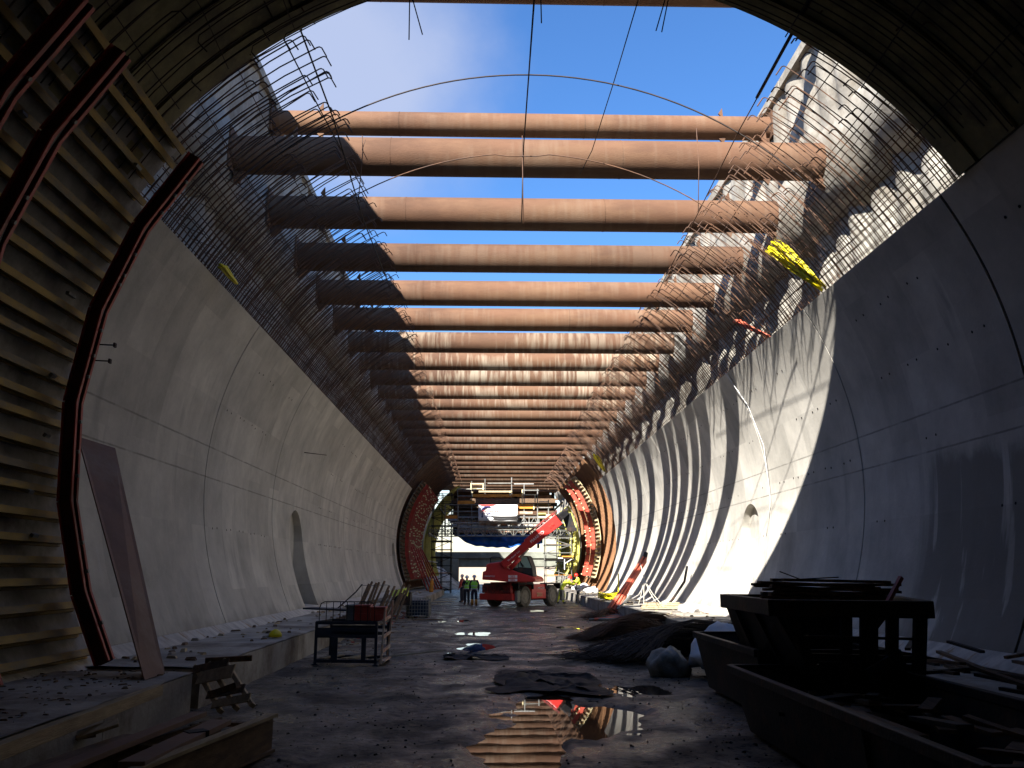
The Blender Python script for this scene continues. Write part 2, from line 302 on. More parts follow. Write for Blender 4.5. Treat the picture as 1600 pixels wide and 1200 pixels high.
def text(s, body, origin, right, up, size, m, parent, name='lettering'):
    cu = bpy.data.curves.new(name, 'FONT'); cu.body = body; cu.size = size; cu.extrude = .006; cu.align_x = 'CENTER'; cu.align_y = 'CENTER'
    o = bpy.data.objects.new('t', cu); COL.objects.link(o); bpy.context.view_layer.update()
    me = bpy.data.meshes.new_from_object(o.evaluated_get(bpy.context.evaluated_depsgraph_get())); bpy.data.objects.remove(o); bpy.data.curves.remove(cu)
    right = Vector(right).normalized(); up = Vector(up).normalized(); nn = right.cross(up)
    M = Matrix.Translation(origin) @ Matrix((right * s, up, nn)).transposed().to_4x4()
    me.transform(M); me.materials.clear(); me.materials.append(m); o = bpy.data.objects.new(name, me); COL.objects.link(o)
    o.parent = parent; o.matrix_parent_inverse = Matrix.Translation(-parent.location) if parent.parent is None else Matrix.Identity(4)
    return o
ORD = ['nearest', 'second', 'third', 'fourth', 'fifth', 'sixth', 'seventh', 'eighth', 'ninth', 'tenth', 'eleventh', 'twelfth', 'thirteenth', 'fourteenth', 'fifteenth', 'sixteenth', 'seventeenth', 'eighteenth', 'nineteenth', 'twentieth', 'twenty-first', 'twenty-second', 'twenty-third', 'twenty-fourth', 'farthest']

# ---------------------------------------------------------------- cross-section of the tunnel
CX, CZ, RI, RO = 0.8, 4.2, 7.95, 8.6
def ring(th, r, y):   # th in degrees, 0 = right, 90 = crown
    a = R(th); return V(CX + r * math.cos(a), y, CZ + r * math.sin(a))
WL, WR = -7.3, 9.3

# ================================================================ SETTING
PUD = [(.95, 13.0, .85, 1.7, .13), (.35, 10.6, .45, 1.3, .10), (1.7, 12.7, .6, 1.1, .08), (-.35, 24.6, .55, 1.3, .07), (-.5, 22.6, .45, .5, .05), (-.25, 29.5, .7, 1.2, .05), (2.6, 15.6, .9, .9, .05), (2.4, 46.5, .9, 1.6, .06), (3.6, 33, 1.2, 1.2, .045), (4.0, 26, .9, 1.2, .04), (-1.6, 37, .8, 1.8, .03), (1.4, 38, 1.0, 1.6, .035)]
def gh(x, y):
    n = noise.fractal(V(x * .55, y * .4, 0), 1, 2.2, 5) * .035 + noise.noise(V(x * 3.1, y * 3.1, 4)) * .012
    z = .02 + n
    for (px, py, ax, ay, dp) in PUD:
        q = ((x - px) / ax) ** 2 + ((y - py) / ay) ** 2
        q += noise.noise(V(x * 1.6, y * 1.1, px)) * .75 + noise.noise(V(x * 5.2, y * 3.4, px)) * .45
        if q < 1.6: z -= dp * max(0, 1 - q / 1.6) ** .8
    # crumbled muddy ridges around the big puddle
    z += max(0, noise.noise(V(x * 1.1, y * .7, 9)) - .18) * .10 * math.exp(-((y - 14) / 8) ** 2)
    # ruts
    for rx in (-2.2 + .25 * math.sin(y * .2), -.9 + .2 * math.sin(y * .13 + 1), 3.0 - .01 * y + .2 * math.sin(y * .17), 1.9 - .012 * y):
        d_ = (x - rx) / .22; z += (-.028 * math.exp(-d_ * d_) + .018 * math.exp(-(abs(d_) - 1.7) ** 2 * 3)) * (.6 + .4 * noise.noise(V(x, y * 2.5, 8))) + (.006 if abs(d_) < 1 and int(y * 9) % 2 else 0)
    return z
g = MB(); xs = [-4.6 + i * .07 for i in range(183)]; ys = []; y = 4.0
while y < 72: ys.append(y); y += .05 + (y - 4) * .0055
while y < 130: ys.append(y); y += 3
vs = [(x, y, gh(x, y)) for y in ys for x in xs]; nx = len(xs)
g.add(vs, [(j * nx + i, j * nx + i + 1, (j + 1) * nx + i + 1, (j + 1) * nx + i) for j in range(len(ys) - 1) for i in range(nx - 1)])
tag(g.build('ground', mud, smooth=True, fixn=False), kind='structure')
b = MB(); b.box((0, 900, -.6), (1600, 2000, .8)); tag(b.build('terrain_base', hill_m), kind='structure')
wt = MB()
for (x0, x1, y0, y1) in [(-.8, 3.2, 6.5, 17.4), (-1.5, 1.2, 21, 32), (1.2, 5.4, 24, 50), (-3, .9, 33, 42)]:
    wt.add([(x0, y0, -.022), (x1, y0, -.022), (x1, y1, -.022), (x0, y1, -.022)], [(0, 1, 2, 3)])
tag(wt.build('puddle_water', water_m, fixn=False), kind='structure')
# high ground on both sides of the cutting, with the cutting ending beyond the bridge
for sgn, x0, top in ((-1, WL - 1.6, 16.4), (1, WR + 1.6, 16.4)):
    e = MB()
    def fn(u, v, sgn=sgn, x0=x0, top=top):
        yy = -60 + v * 195; xx = x0 + sgn * u * u * 300
        return V(xx, yy, top + noise.noise(V(xx * .1, yy * .1, 2)) * .25 * min(1, u * 8) - (.8 if yy > 30 and u < .05 else 0))
    e.grid(fn, 24, 60)
    e.box((x0 + sgn * 150, 37, 7.5), (300, 194, 15)); tag(e.build('terrain', hill_m), kind='structure')
hl = MB()
hl.grid(lambda u, v: V(-420 + 840 * u, 420 + 260 * v, -.5 + (6 + 9 * noise.fractal(V(u * 6, v * 2, 1), 1, 2, 4)) * math.sin(math.pi * min(1, v * 1.2) / 2) + 1), 120, 12)
tag(hl.build('hills', hill_m, smooth=True), kind='structure')

# ================================================================ LINING WALLS
def solid_section(th0, th1, y0, y1, ri, ro, n=36):
    mb = MB(); vs = []
    for yy in (y0, y1):
        for k in range(n + 1):
            th = th0 + (th1 - th0) * k / n
            vs.append(ring(th, ri, yy)); vs.append(ring(th, ro, yy))
    fs = []; q = 2 * (n + 1)
    for k in range(n):
        a = 2 * k; fs += [(a, a + 2, a + 2 + q, a + q), (a + 1, a + 1 + q, a + 3 + q, a + 3), (a, a + 1, a + 3, a + 2), (a + q, a + 2 + q, a + 3 + q, a + 1 + q)]
    fs += [(0, q, q + 1, 1), (2 * n, 2 * n + 1, 2 * n + 1 + q, 2 * n + q)]
    mb.add(vs, fs); return mb
def tri_smooth(o):
    o.data.polygons.foreach_set('use_smooth', [True] * len(o.data.polygons))
    try: o.data.set_sharp_from_angle(angle=R(30))
    except Exception: pass
def niche_cut(o, side, yc, half, z0, ztop, m):
    zc = ztop - half; prof = [(yc - half, z0), (yc + half, z0)] + [(yc + half * math.cos(R(a)), zc + half * math.sin(R(a))) for a in range(0, 181, 9)]
    x_in = CX + side * 5.5; x_out = CX + side * 8.2
    c = MB(); c.prism([(x_in, a, b) for a, b in prof], (x_out - x_in, 0, 0)); co = c.build('cutter', m)
    md = o.modifiers.new('niche', 'BOOLEAN'); md.object = co; md.operation = 'DIFFERENCE'; md.solver = 'EXACT'
    bpy.context.view_layer.update()
    me = bpy.data.meshes.new_from_object(o.evaluated_get(bpy.context.evaluated_depsgraph_get()))
    o.modifiers.clear(); o.data = me; bpy.data.objects.remove(co)
def hooked_bar(mb, side, y, r, th0, th1, hook, rad=.013, n=4, wob=.0, mi=0):
    """bar rising along the ring from th0 to th1 (degrees above the spring line), then bent inwards"""
    s = 1 if side > 0 else -1; pts = []; steps = 6
    dy = random.uniform(-wob, wob); dr = random.uniform(-wob, wob) * .9
    for k in range(steps + 1):
        u = k / steps; th = th0 + (th1 - th0) * u; th = th if s > 0 else 180 - th
        pts.append(ring(th, r + dr * u * u, y + dy * u * u))
    d = (pts[-1] - pts[-2]).normalized(); e = pts[-1]; c = ring(0, 0, e.y); inn = (c - e).normalized()
    if hook:
        bend = .07
        pts += [e + d * bend * .6 + inn * bend * .15, e + d * bend + inn * bend * .7, e + d * bend * 1.0 + inn * hook]
    mb.tube(pts, rad, n, mi)
def lining(side, joints, niches, th_lo, th_hi, y_ind, label, m, nm):
    base = thing(nm, label, 'concrete wall', (CX + side * 7.2, joints[0], .7))
    ind = 0
    for i in range(len(joints) - 1):
        gw = lambda v: .03 if any(abs(v - t) < .1 for t in (21.7, 13.4, 19.9)) else .014
        y0, y1 = joints[i] + gw(joints[i]), joints[i + 1] - gw(joints[i + 1])
        a, b_ = (th_lo, th_hi) if side > 0 else (180 - th_hi, 180 - th_lo)
        mb = solid_section(a, b_, y0, y1, RI + random.uniform(-.006, .006), RO)
        o = mb.build('bay', [m, hole_m], base)
        for (yc, half, z0, zt) in niches:
            if y0 < yc < y1: niche_cut(o, side, yc, half, z0, zt, m); o['label'] = 'concrete bay with an arched niche'
        tri_smooth(o)
        # tie holes: rows of small plugs, two per column
        th_ = MB(); ny = int((y1 - y0) / 1.2)
        for k in range(ny):
            for t in (-8, 3.0, 14, 24):
                if random.random() < .35: continue
                for dy in (0, .38):
                    yy = y0 + .6 + k * 1.2 + dy
                    if any(abs(yy - n_[0]) < n_[1] + .2 and t < 5 for n_ in niches): continue
                    tt = t + random.uniform(-.15, .15); tt = tt if side > 0 else 180 - tt
                    th_.tube([ring(tt, RI - .004, yy), ring(tt, RI + .03, yy)], .028, 6)
        th_.build('tie_hole', hole_m, o); bpy.data.objects
        if i:
            jf = solid_section(a + .1, b_ - .1, joints[i] - gw(joints[i]), joints[i] + gw(joints[i]), RI + .03, RO - .05); jf.build('joint_filler', hole_m, base)
        # starter bars cast into the top of the bay
        rest = MB(); y = y0 + .08; sp = .20 if y0 < 33 else .27
        while y < y1:
            for (r, lo, hi, hk) in ((RI + .10, th_hi - 3, 46.0 + random.choice((0, 0, 9.5)) + random.uniform(-1, 1), .16), (RO - .12, th_hi - 2, 55.0 + random.uniform(-2.6, 1.6), .26)):
                if side < 0: hi += 5
                if y < y_ind and ind < 98:
                    q = MB(); hooked_bar(q, side, y, r, lo, hi, hk, .0135, 5, .10); q.build('starter_bar', rebar_m, o, True, fixn=False); ind += 1
                else: hooked_bar(rest, side, y, r, lo, hi, hk, .0135, 4, .12)
                if random.random() < .07: hooked_bar(rest, side, y + .05, r, lo, hi - random.uniform(4, 9), .2, .011, 4, .3)
            y += sp * random.uniform(.85, 1.15)
        # longitudinal bars and links
        for r, ths in ((RI + .12, (31.3, 32.6, 34, 35.6, 37.5, 40, 44)), (RO - .10, (32, 33.5, 35, 36.5, 38.2, 40, 42, 45, 51))):
            for t in ths:
                tt = t + random.uniform(-.3, .3); tt = tt if side > 0 else 180 - tt
                pts = [ring(tt + random.uniform(-.12, .12), r, y0 + (y1 - y0) * k / 5) for k in range(6)]
                rest.tube(pts, .010, 4)
        yy = y0 + .3
        while yy < y1:
            for t in (34, 38, 43):
                tt = t if side > 0 else 180 - t
                rest.tube([ring(tt, RI + .06, yy), ring(tt + .6, RO - .06, yy + .05)], .008, 3)
            yy += .75
        ro = rest.build('starter_bars', rebar_m, o, fixn=False); ro['kind'] = 'stuff'
    # kicker strip at the foot of the wall
    k = MB()
    n = 160; y0, y1 = joints[0], joints[-1]
    for j in range(n):
        pass
    xf = CX + side * (RI * math.cos(R(th_lo))); zf = CZ + RI * math.sin(R(th_lo))
    k.prism([(xf + side * .02, y0, zf + .01), (xf - side * .34, y0, .56), (xf + side * .5, y0, .5), (xf + side * .5, y0, zf + .05)], (0, y1 - y0, 0))
    k.build('kicker', kick_m, base)
    return base
lj = [8.2, 14.7, 21.7, 28.55, 35.7, 42.6, 48.5, 54.4, 60.6, 66.8]
lining(-1, lj, [(32.0, 1.12, .72, 4.2), (67.2 - 3.4 + .9, .95, .8, 4.1)], -25.5, 30.8, 21.0, 'curved grey concrete tunnel wall on the shaded side with hooked rebar along its top', lin_l, 'tunnel_wall')
rj = [-2.0, 6.6, 13.4, 19.9, 26.75, 33.5, 40.2, 46.9, 53.4, 60.1]
lining(1, rj, [(28.85, 1.05, .72, 4.22)], -25.5, 30.8, 21.0, 'curved pale concrete tunnel wall striped by sun and strut shadows, damp at its near end', lin_r, 'tunnel_wall')
# footings (plinths) in front of the walls
def plinth(x0, x1, y0, y1, h, label, seg=6.5):
    base = thing('concrete_footing', label, 'footing', ((x0 + x1) / 2, y0, 0)); y = y0
    while y < y1 - .1:
        e = min(y1, y + seg * random.uniform(.9, 1.1))
        if y1 - e < 1.5: e = y1
        mb = MB(); L = e - y - .02
        def top(u, v, y=y, L=L):
            X = x0 + (x1 - x0) * u; Y = y + L * v
            return V(X + (noise.noise(V(Y * 1.3, 0, 3)) * .02 if u in (0, 1) else 0), Y, h + noise.noise(V(X * 2, Y * 2, 1)) * .02 - (.02 if u in (0, 1) else 0))
        nu, nv = 8, max(4, int(L * 3)); mb.grid(top, nu, nv)
        mb.box(((x0 + x1) / 2, y + L / 2, h / 2 - .1), (x1 - x0 - .012, L, h + .12))
        mb.build('footing_block', plinth_m, base); y = e
    return base
plinth(-6.35, -4.35, 13.7, 40.5, .60, 'long low concrete footing along the shaded wall')
plinth(-6.6, -4.2, 3.0, 12.9, .62, 'near concrete footing under the wall formwork')
plinth(-6.6, -3.9, 47, 76, .5, 'far concrete footing below the red formwork')
plinth(5.62, 8.05, 18.0, 76, .58, 'sunlit concrete footing striped by strut shadows', 5)
plinth(6.2, 8.05, -2, 17.9, .45, 'dark concrete footing behind the steel skips')

# ================================================================ VAULT near the camera
va = thing('tunnel_vault', 'dark vault boarded in olive plywood over the near end of the tunnel', 'vault', (CX, 12.9, 12.1))
sh = MB(); ye = 12.9; yb = -34.0
def vy(th): return ye - .030 * 7.95 * math.cos(R(th))
n = 60
for k in range(n):
    t0 = 28.5 + (151.5 - 28.5) * k / n; t1 = 28.5 + (151.5 - 28.5) * (k + 1) / n
    q = []
    for t in (t0, t1):
        q += [ring(t, RI + .05, vy(t) - .02), ring(t, 8.75 + .35 * max(0, math.cos(R(t))), vy(t) - .02), ring(t, RI + .05, yb), ring(t, 8.75, yb)]
    sh.add(q, [(0, 1, 5, 4), (1, 3, 7, 5), (2, 6, 7, 3), (0, 4, 6, 2)])
sh.build('vault_shell', pile_m, va)
y = ye - .01; i = 0
while y > -3:
    wd = .52; bd = MB()
    for k in range(n):
        t0 = 31 + 118 * k / n; t1 = 31 + 118 * (k + 1) / n; rr = RI - (.0 if i % 2 else .05)
        q = []
        for t in (t0, t1):
            oy = vy(t) - ye
            q += [ring(t, rr, y + oy), ring(t, RI + .048, y + oy), ring(t, RI + .048, y - wd + .02 + oy), ring(t, rr, y - wd + .02 + oy)]
        bd.add(q, [(0, 4, 5, 1), (1, 5, 6, 2), (2, 6, 7, 3), (3, 7, 4, 0)])
    bd.add([ring(31, rr, y), ring(31, RI + .048, y), ring(31, RI + .048, y - wd), ring(31, rr, y - wd)], [(0, 1, 2, 3)])
    bd.build('vault_board', ply_o, va); y -= wd; i += 1
y = 12.7; k = 0
while y > 4.2 and k < 70:
    rb = MB(); lo = random.uniform(31, 36); hi = random.uniform(60, 150) if k % 3 else 149
    pts = [ring(lo + (hi - lo) * j / 26, RI - .16 - .02 * (k % 2), y - .045 * 7.95 * math.cos(R(lo + (hi - lo) * j / 26))) for j in range(27)]
    e = pts[-1]; inn = (ring(0, 0, e.y) - e).normalized()
    if hi < 148: pts += [e + inn * .08 + (e - pts[-2]).normalized() * .08, e + inn * .3 + (e - pts[-2]).normalized() * .08]
    rb.tube(pts, .012, 4); rb.build('rebar_arch', rebar_dark, va, True, fixn=False); k += 1
    if k % 2 == 0:
        rb = MB(); lo = random.uniform(145, 149); hi = random.uniform(100, 135)
        pts = [ring(lo + (hi - lo) * j / 14, RI - .22, y - .08) for j in range(15)]; e = pts[-1]; inn = (ring(0, 0, e.y) - e).normalized()
        pts += [e + inn * .08 + (e - pts[-2]).normalized() * .1, e + inn * .32 + (e - pts[-2]).normalized() * .08]
        rb.tube(pts, .012, 4); rb.build('rebar_arch', rebar_dark, va, True, fixn=False)
    y -= random.uniform(.12, .2)
for t in (38, 47, 58, 122, 131, 139):
    rb = MB(); rb.tube([ring(t + random.uniform(-.4, .4), RI - .2, 4 + 8.7 * j / 6) for j in range(7)], .011, 4); rb.build('tie_rail', rebar_dark, va, fixn=False)
bw = MB(); bw.box((CX, -34.6, 5), (20, .8, 18)); tag(bw.build('sky_blocker_wall', pile_m), 'added unseen grey wall behind the camera that keeps sky light out', 'wall')  # added out of view to stop sky light entering the tunnel from behind

# ================================================================ RETAINING WALLS with piles, wale
def retaining(side, label):
    xw = WR if side > 0 else WL
    base = thing('retaining_wall', label, 'retaining wall', (xw, 12, 0))
    def surf(x0, z0f, z1f, y0, y1, amp, ph, nm, nv=14, step=.18):
        mb = MB(); nu = int((y1 - y0) / step)
        def fn(u, v):
            yy = y0 + (y1 - y0) * u; z0, z1 = z0f(yy), z1f(yy); zz = z0 + (z1 - z0) * v
            pb = abs(math.sin((yy + ph) * math.pi / 1.24)) ** .6 * amp
            nn = noise.fractal(V(yy * .7, zz * .7, ph), 1, 2, 4) * .10
            return V(x0 + side * (-pb + amp * .5 + nn), yy, zz)
        mb.grid(fn, nu, nv)
        o = mb.build(nm, pile_m, base, True, fixn=False); return o
    top = lambda y: 17.2 if y < 26 else 17.2 - min(1.5, (y - 26) * .06) if side < 0 else 17.2
    dx = .0
    # upper shotcrete face, wale, lower pile face
    ups = surf(xw, lambda y: 13.5, top, -20, 118, .16, .3, 'pile_face')
    lows = surf(xw + side * .34, lambda y: .3, lambda y: 12.3, -20, 118, .26, .9, 'lower_pile_face', nv=40)
    cap = MB()
    y = -20
    while y < 118:
        L = random.uniform(4.5, 7.5); h = top(y + L / 2)
        cap.box((xw + side * .62, y + L / 2, h - .05), (1.6, L - .05, .35 + random.uniform(-.05, .05))); y += L
    cap.build('capping_beam', pile_m, base)
    # wale : lumpy concrete beam at strut level
    mb = MB(); xi = xw - side * .42
    prof = [(xw + side * .9, 13.75), (xi + side * .25, 13.72), (xi, 13.5), (xi - side * .02, 12.2), (xi + side * .22, 11.72), (xw + side * .35, 11.35), (xw + side * .9, 11.2)]
    nu = 560
    vs = []; 
    for i in range(nu + 1):
        yy = -20 + 138 * i / nu
        for j, (x, z) in enumerate(prof):
            sc = abs(math.sin((yy + .5) * math.pi / 3.8)); bulge = .10 * (sc ** 1.5 - .5) if 0 < j < 6 else 0
            nn = noise.fractal(V(yy * .9, z, side), 1, 2, 3) * .09
            vs.append(V(x - side * (bulge + nn * .8), yy, z + (nn * 1.2 if j >= 3 else nn * .5) - (bulge * 2.2 if j >= 3 else 0)))
    m_ = len(prof); fs = [(i * m_ + j, i * m_ + j + 1, (i + 1) * m_ + j + 1, (i + 1) * m_ + j) for i in range(nu) for j in range(m_ - 1)]
    mb.add(vs, fs); mb.build('wale_beam', pile_m, base, True, fixn=False)
    return base
retaining(-1, 'rough grey piled retaining wall above the shaded tunnel wall')
retaining(1, 'rough sunlit piled retaining wall above the striped tunnel wall')

# ================================================================ STRUTS
def strut_mesh(r, x0, x1):
    mb = MB(); n = 40; segs = 3; pts = [V(x0 + (x1 - x0) * k / segs, 0, 0) for k in range(segs + 1)]
    mb.tube(pts, r, n)
    return mb
lower_y = [21.1 + 3.8 * k for k in range(25)]; upper_y = [20.5, 25.95]
XL, XR = -6.75, 8.92
def make_strut(r, z, xl, xr):
    root = thing('steel_strut', 'x', 'steel strut', (0, 0, 0))
    t = strut_mesh(r, xl, xr).build('tube', rust, root, False, fixn=False); t.data.polygons.foreach_set('use_smooth', [True] * len(t.data.polygons)); t.data.set_sharp_from_angle(angle=R(40))
    for s, xe in ((-1, xl), (1, xr)):
        p = MB(); p.box((xe + s * .03, 0, 0), (.05, r * 2.3, r * 2.3)); p.build('end_plate', rust, root)
        xq = xe - s * 1.55   # welded cleats that hang the tube on the wale
        for pl_, ex_ in (([(xq, -r * .2 - .02, r - .02), (xq - .10, -r * .2 - .02, r + .10), (xq + .03, -r * .2 - .02, r + .30), (xq + .05, -r * .2 - .02, r)], .06), ([(xq, -.1, -r + .02), (xq - .13, -.1, -r - .04), (xq + .03, -.1, -r - .22), (xq + .10, -.1, -r)], .06)):
            cl = MB(); cl.prism(pl_, (0, ex_, 0)); cl.build('cleat', rust, root)
        br = MB(); br.prism([(xe, -.12, -r), (xe - s * .3, -.12, -r), (xe, -.12, -r - .3)], (0, .24, 0)); br.build('seat_bracket', rust, root)
    for xw_ in (xl + 4.1, xl + 10.2):
        wl = MB(); wl.tube([(xw_ - .012, 0, 0), (xw_ + .012, 0, 0)], r + .007, 40); wl.build('weld_seam', rust, root, fixn=False)
    return root
def copy_tree(o, parent=None):
    c = o.copy(); COL.objects.link(c); c.parent = parent
    for ch in list(o.children): copy_tree(ch, c)
    return c
def reparent(root): # children are modelled about the root's origin
    for ch in root.children: ch.matrix_parent_inverse = Matrix.Identity(4)
proto = make_strut(.5, 12.8, XL, XR); reparent(proto)
desc = lambda k: ('nearest rusty steel tube strut of the main row across the cutting' if k == 0 else 'farthest rusty steel tube strut of the main row, behind the scaffold' if k == len(lower_y) - 1 else ORD[k] + ' rusty steel tube strut of the main row across the cutting')
for k, yy in enumerate(lower_y):
    o = proto if k == 0 else copy_tree(proto)
    o.location = (random.uniform(-.03, .03), yy + random.uniform(-.03, .03), 12.8 + random.uniform(-.03, .03)); o['label'] = desc(k); o['group'] = 'steel tube struts across the cutting'
up0 = make_strut(.39, 16.7, -7.15, 9.2); reparent(up0)
ul = ['slimmer upper strut at the top edge of the picture, dark underside', 'slimmer upper strut set higher and behind the nearest main strut', 'slimmer upper strut hidden above the fourth main strut', 'slimmer upper strut hidden above the sixth main strut']
for k, yy in enumerate(upper_y):
    o = up0 if k == 0 else copy_tree(up0)
    o.location = (0, yy, (17.5, 16.45)[k]); o['label'] = ul[k]; o['group'] = 'upper row of steel struts'

# ================================================================ LOOSE BARS across the opening
def loose(pts, r, label, m=rebar_m, n=5, name='rebar'):
    q = MB(); q.tube(pts, r, n); o = q.build(name, m, None, True, fixn=False); tag(o, label, 'rebar'); return o
ar = 7.93
loose([ring(44 + 92 * j / 40, ar, 16.1) for j in range(41)], .016, 'nearer curved setting-out bar arching across the sky', rebar_dark)
loose([ring(42 + 97 * j / 40, ar - (.25 if abs(j - 20) < 2 else .18), 19.2) for j in range(41)], .014, 'farther curved setting-out bar arching in front of the big strut', rebar_m)
loose([P(836, -20, 11.2), P(826, 120, 16.1), P(818, 230, 19.2), P(815, 347, 24.2)], .016, 'long thin bar hanging along the crown from the top of the picture', rebar_dark)
loose([P(1000, -10, 12.6), P(960, 125, 16.1), P(925, 235, 19.2), P(906, 272, 20.4)], .011, 'slanting thin bar right of the middle of the opening', rebar_dark)
loose([ring(57.4, ar + .02, 11.5), ring(57.3, ar, 16), ring(56.4, ar, 20), ring(55.2, ar, 26.0)], .012, 'straight bar carrying the hook ends along the sunlit side', rebar_m)
loose([ring(57.6, ar + .03, 11.5), ring(57.4, ar + .02, 14.8)], .032, 'short thick dark bar at the upper right edge of the vault', rebar_dark)
loose([ring(121, ar, 11.5), ring(120.6, ar, 16), ring(121.5, ar, 21), ring(121, ar, 26.0)], .017, 'straight bar carrying the hook ends along the shaded side', rebar_dark)
loose([ring(124, ar, 11.5), ring(122, ar, 15.5), ring(119.5, ar, 20)], .013, 'crooked thin bar crossing the hook ends on the shaded side', rebar_dark)
for (x0, y0, x1, y1, Yd, lb) in [(640, -2, 639, 62, 11.9, 'straight short bar end hanging at the top left of the opening'), (645, 0, 660, 54, 11.9, 'slanting short bar end hanging at the top left of the opening'), (845, -5, 846, 36, 11.7, 'short bar end beside the long crown bar'), (1044, 0, 1034, 50, 12.1, 'longer bar end hanging at the top right of the opening'), (1039, 0, 1025, 48, 12.1, 'slanting bar end hanging at the top right of the opening')]:
    loose([P(x0, y0, Yd), P(x1, y1, Yd)], .010, lb, rebar_dark)
loose([P(566, 212, 19.2), P(567, 235, 19.2), P(560, 312, 19.4)], .012, 'thin hanging bar in front of the strut near the shaded side')
loose([P(571, 218, 19.2), P(566, 234, 19.2), P(574, 250, 19.2)], .010, 'small bent tie on the farther curved bar, shaded side')
loose([P(1088, 200, 19.2), P(1092, 260, 19.2), P(1091, 330, 19.3)], .010, 'thin hanging bar in front of the strut near the sunlit side')
loose([P(816, 212, 19.2), P(817, 300, 19.25), P(818, 350, 19.3)], .011, 'thin hanging bar under the crown with a pale tip')

# ================================================================ LEFT WALL FORMWORK
wf = thing('wall_formwork', 'wall formwork of yellow timber beams and red steel ribs at the near shaded side', 'formwork', (-5.5, 13, .62))
sk = MB(); n = 40
def secL(t): return 180 - t
for k in range(n):
    q = []
    for t in (-27 + 66 * k / n, -27 + 66 * (k + 1) / n):
        for yy in (3.0, 13.7 if t > 30 else 14.25): q += [ring(secL(t), 7.90, yy), ring(secL(t), 7.935, yy)]
    sk.add(q, [(0, 2, 6, 4), (1, 5, 7, 3), (2, 3, 7, 6), (0, 4, 5, 1)])
sk.build('plywood_skin', ply_g, wf)
for i, t in enumerate([-26 + 2.68 * k for k in range(25)]):
    q = MB(); jj = random.uniform(-.5, .5); e1 = (14.1 if t < 30 else 13.5) + random.uniform(-.12, .12)
    tj = random.uniform(-.45, .45)
    for (rc, hh, ww) in ((7.87, .045, .10), (7.78, .14, .035), (7.69, .05, .105)):
        a = R(secL(t + jj * .3)); up_ = (-math.cos(a), 0, -math.sin(a))
        q.bar(ring(secL(t + jj * .3), rc, 3.2), ring(secL(t + jj * .3 + tj), rc, e1), ww, hh, up_)
    o = q.build('timber_beam', timber_y, wf)
    if i == 24: o['label'] = 'bare yellow top beam'
def steel_rib(yc, label=None, ths=None, rr=7.36, parent=wf, m=red_m, side=-1, sc=1.0):
    rb = MB(); ths = ths or [38.5, 27, 15, 3, -9, -20, -28.5]
    for s in (-1, 1):
        pts = [ring((180 - t) if side < 0 else t, rr, yc + s * .055) for t in ths]
        for a_, b_ in zip(pts, pts[1:]):
            mid = (a_ + b_) / 2; u = (mid - ring(0, 0, mid.y)).normalized()
            d = (b_ - a_).normalized()
            rb.bar(a_ - d * .01, b_ + d * .01, .016, .20, u, 2)              # web
            for q_ in (-.10, .10): rb.bar(a_ + u * q_ + V(0, s * .03, 0), b_ + u * q_ + V(0, s * .03, 0), .06, .022, u)   # flanges
    pls = []
    for t in ths[1:-1]:
        pl = MB(); pls.append(pl)
        c = ring((180 - t) if side < 0 else t, rr - .02, yc); a = R((180 - t) if side < 0 else t)
        M = Matrix.Rotation(-a, 3, 'Y') @ Matrix.Identity(3)
        pl.box(c, (.12, .07, .6), Matrix.Rotation(-a, 3, 'Y'))
    bl = rb
    for a_, b_ in zip(ths, ths[1:]):
        for u in (.25, .5, .75):
            if random.random() < .4: continue
            u += random.uniform(-.08, .08)
            t = a_ + (b_ - a_) * u; c = ring((180 - t) if side < 0 else t, rr - .14, yc); bl.tube([c, ring((180 - t) if side < 0 else t, rr - .18, yc)], .03, 6, 1)
    o = rb.build('steel_rib', [m, galvd_m, maroon], parent)
    for pl in pls: pl.build('splice_plate', galvd_m, o)
    return o
for yc in (13.38, 10.38, 9.3, 6.6): steel_rib(yc)
# long tie rod ends near the end rib
for (px, py) in ((148, 538), (140, 563)): tr = MB(); p = P(px, py, 13.5); tr.tube([p, p + V(.32, .05, .0)], .012, 5); tr.box(p + V(.3, .05, 0), (.03, .07, .07)); tr.build('tie_rod', rebar_dark, wf)
# clamp / wedge clutter between ribs
for k in range(16):
    wd = MB(); t = random.uniform(-20, 36); yy = random.choice((13.1, 10.2, 9.6, 7.5)) + random.uniform(-.4, .2); c = ring(secL(t), 7.62, yy)
    wd.box(c, (.06, random.uniform(.1, .25), .05), Matrix.Rotation(random.uniform(0, 3), 3, 'Y')); wd.build('wedge_clamp', galvd_m, wf)

# ---- brown plywood sheet leaning between the rib and the wall
bs = MB()
c0, c1, c2, c3 = V(-6.95, 13.75, 4.35), V(-6.86, 14.75, 4.15), V(-4.75, 13.3, .56), V(-4.95, 12.95, .56)
c0 = P(122, 682, 13.9); c1 = P(180, 700, 14.6); c2 = F(258, 1052, .63); c3 = F(226, 1062, .63)
nrm = (c1 - c0).cross(c3 - c0).normalized() * .02
bs.add([c0, c1, c2, c3, c0 + nrm, c1 + nrm, c2 + nrm, c3 + nrm], [(0, 1, 2, 3), (7, 6, 5, 4), (0, 4, 5, 1), (1, 5, 6, 2), (2, 6, 7, 3), (3, 7, 4, 0)])
tag(bs.build('plywood_sheet', ply_br), 'tall narrow brown plywood sheet leaning beside the near red rib', 'plywood sheet')
hm = MB(); c = F(430, 995, .62); hm.tube([c + V(0, 0, 0), c + V(0, 0, .06), c + V(0, 0, .12), c + V(0, 0, .16)], [.15, .14, .10, .03], 12)
tag(hm.build('hard_hat', yhose, smooth=True), 'small yellow hard hat lying on the long footing', 'hard hat')

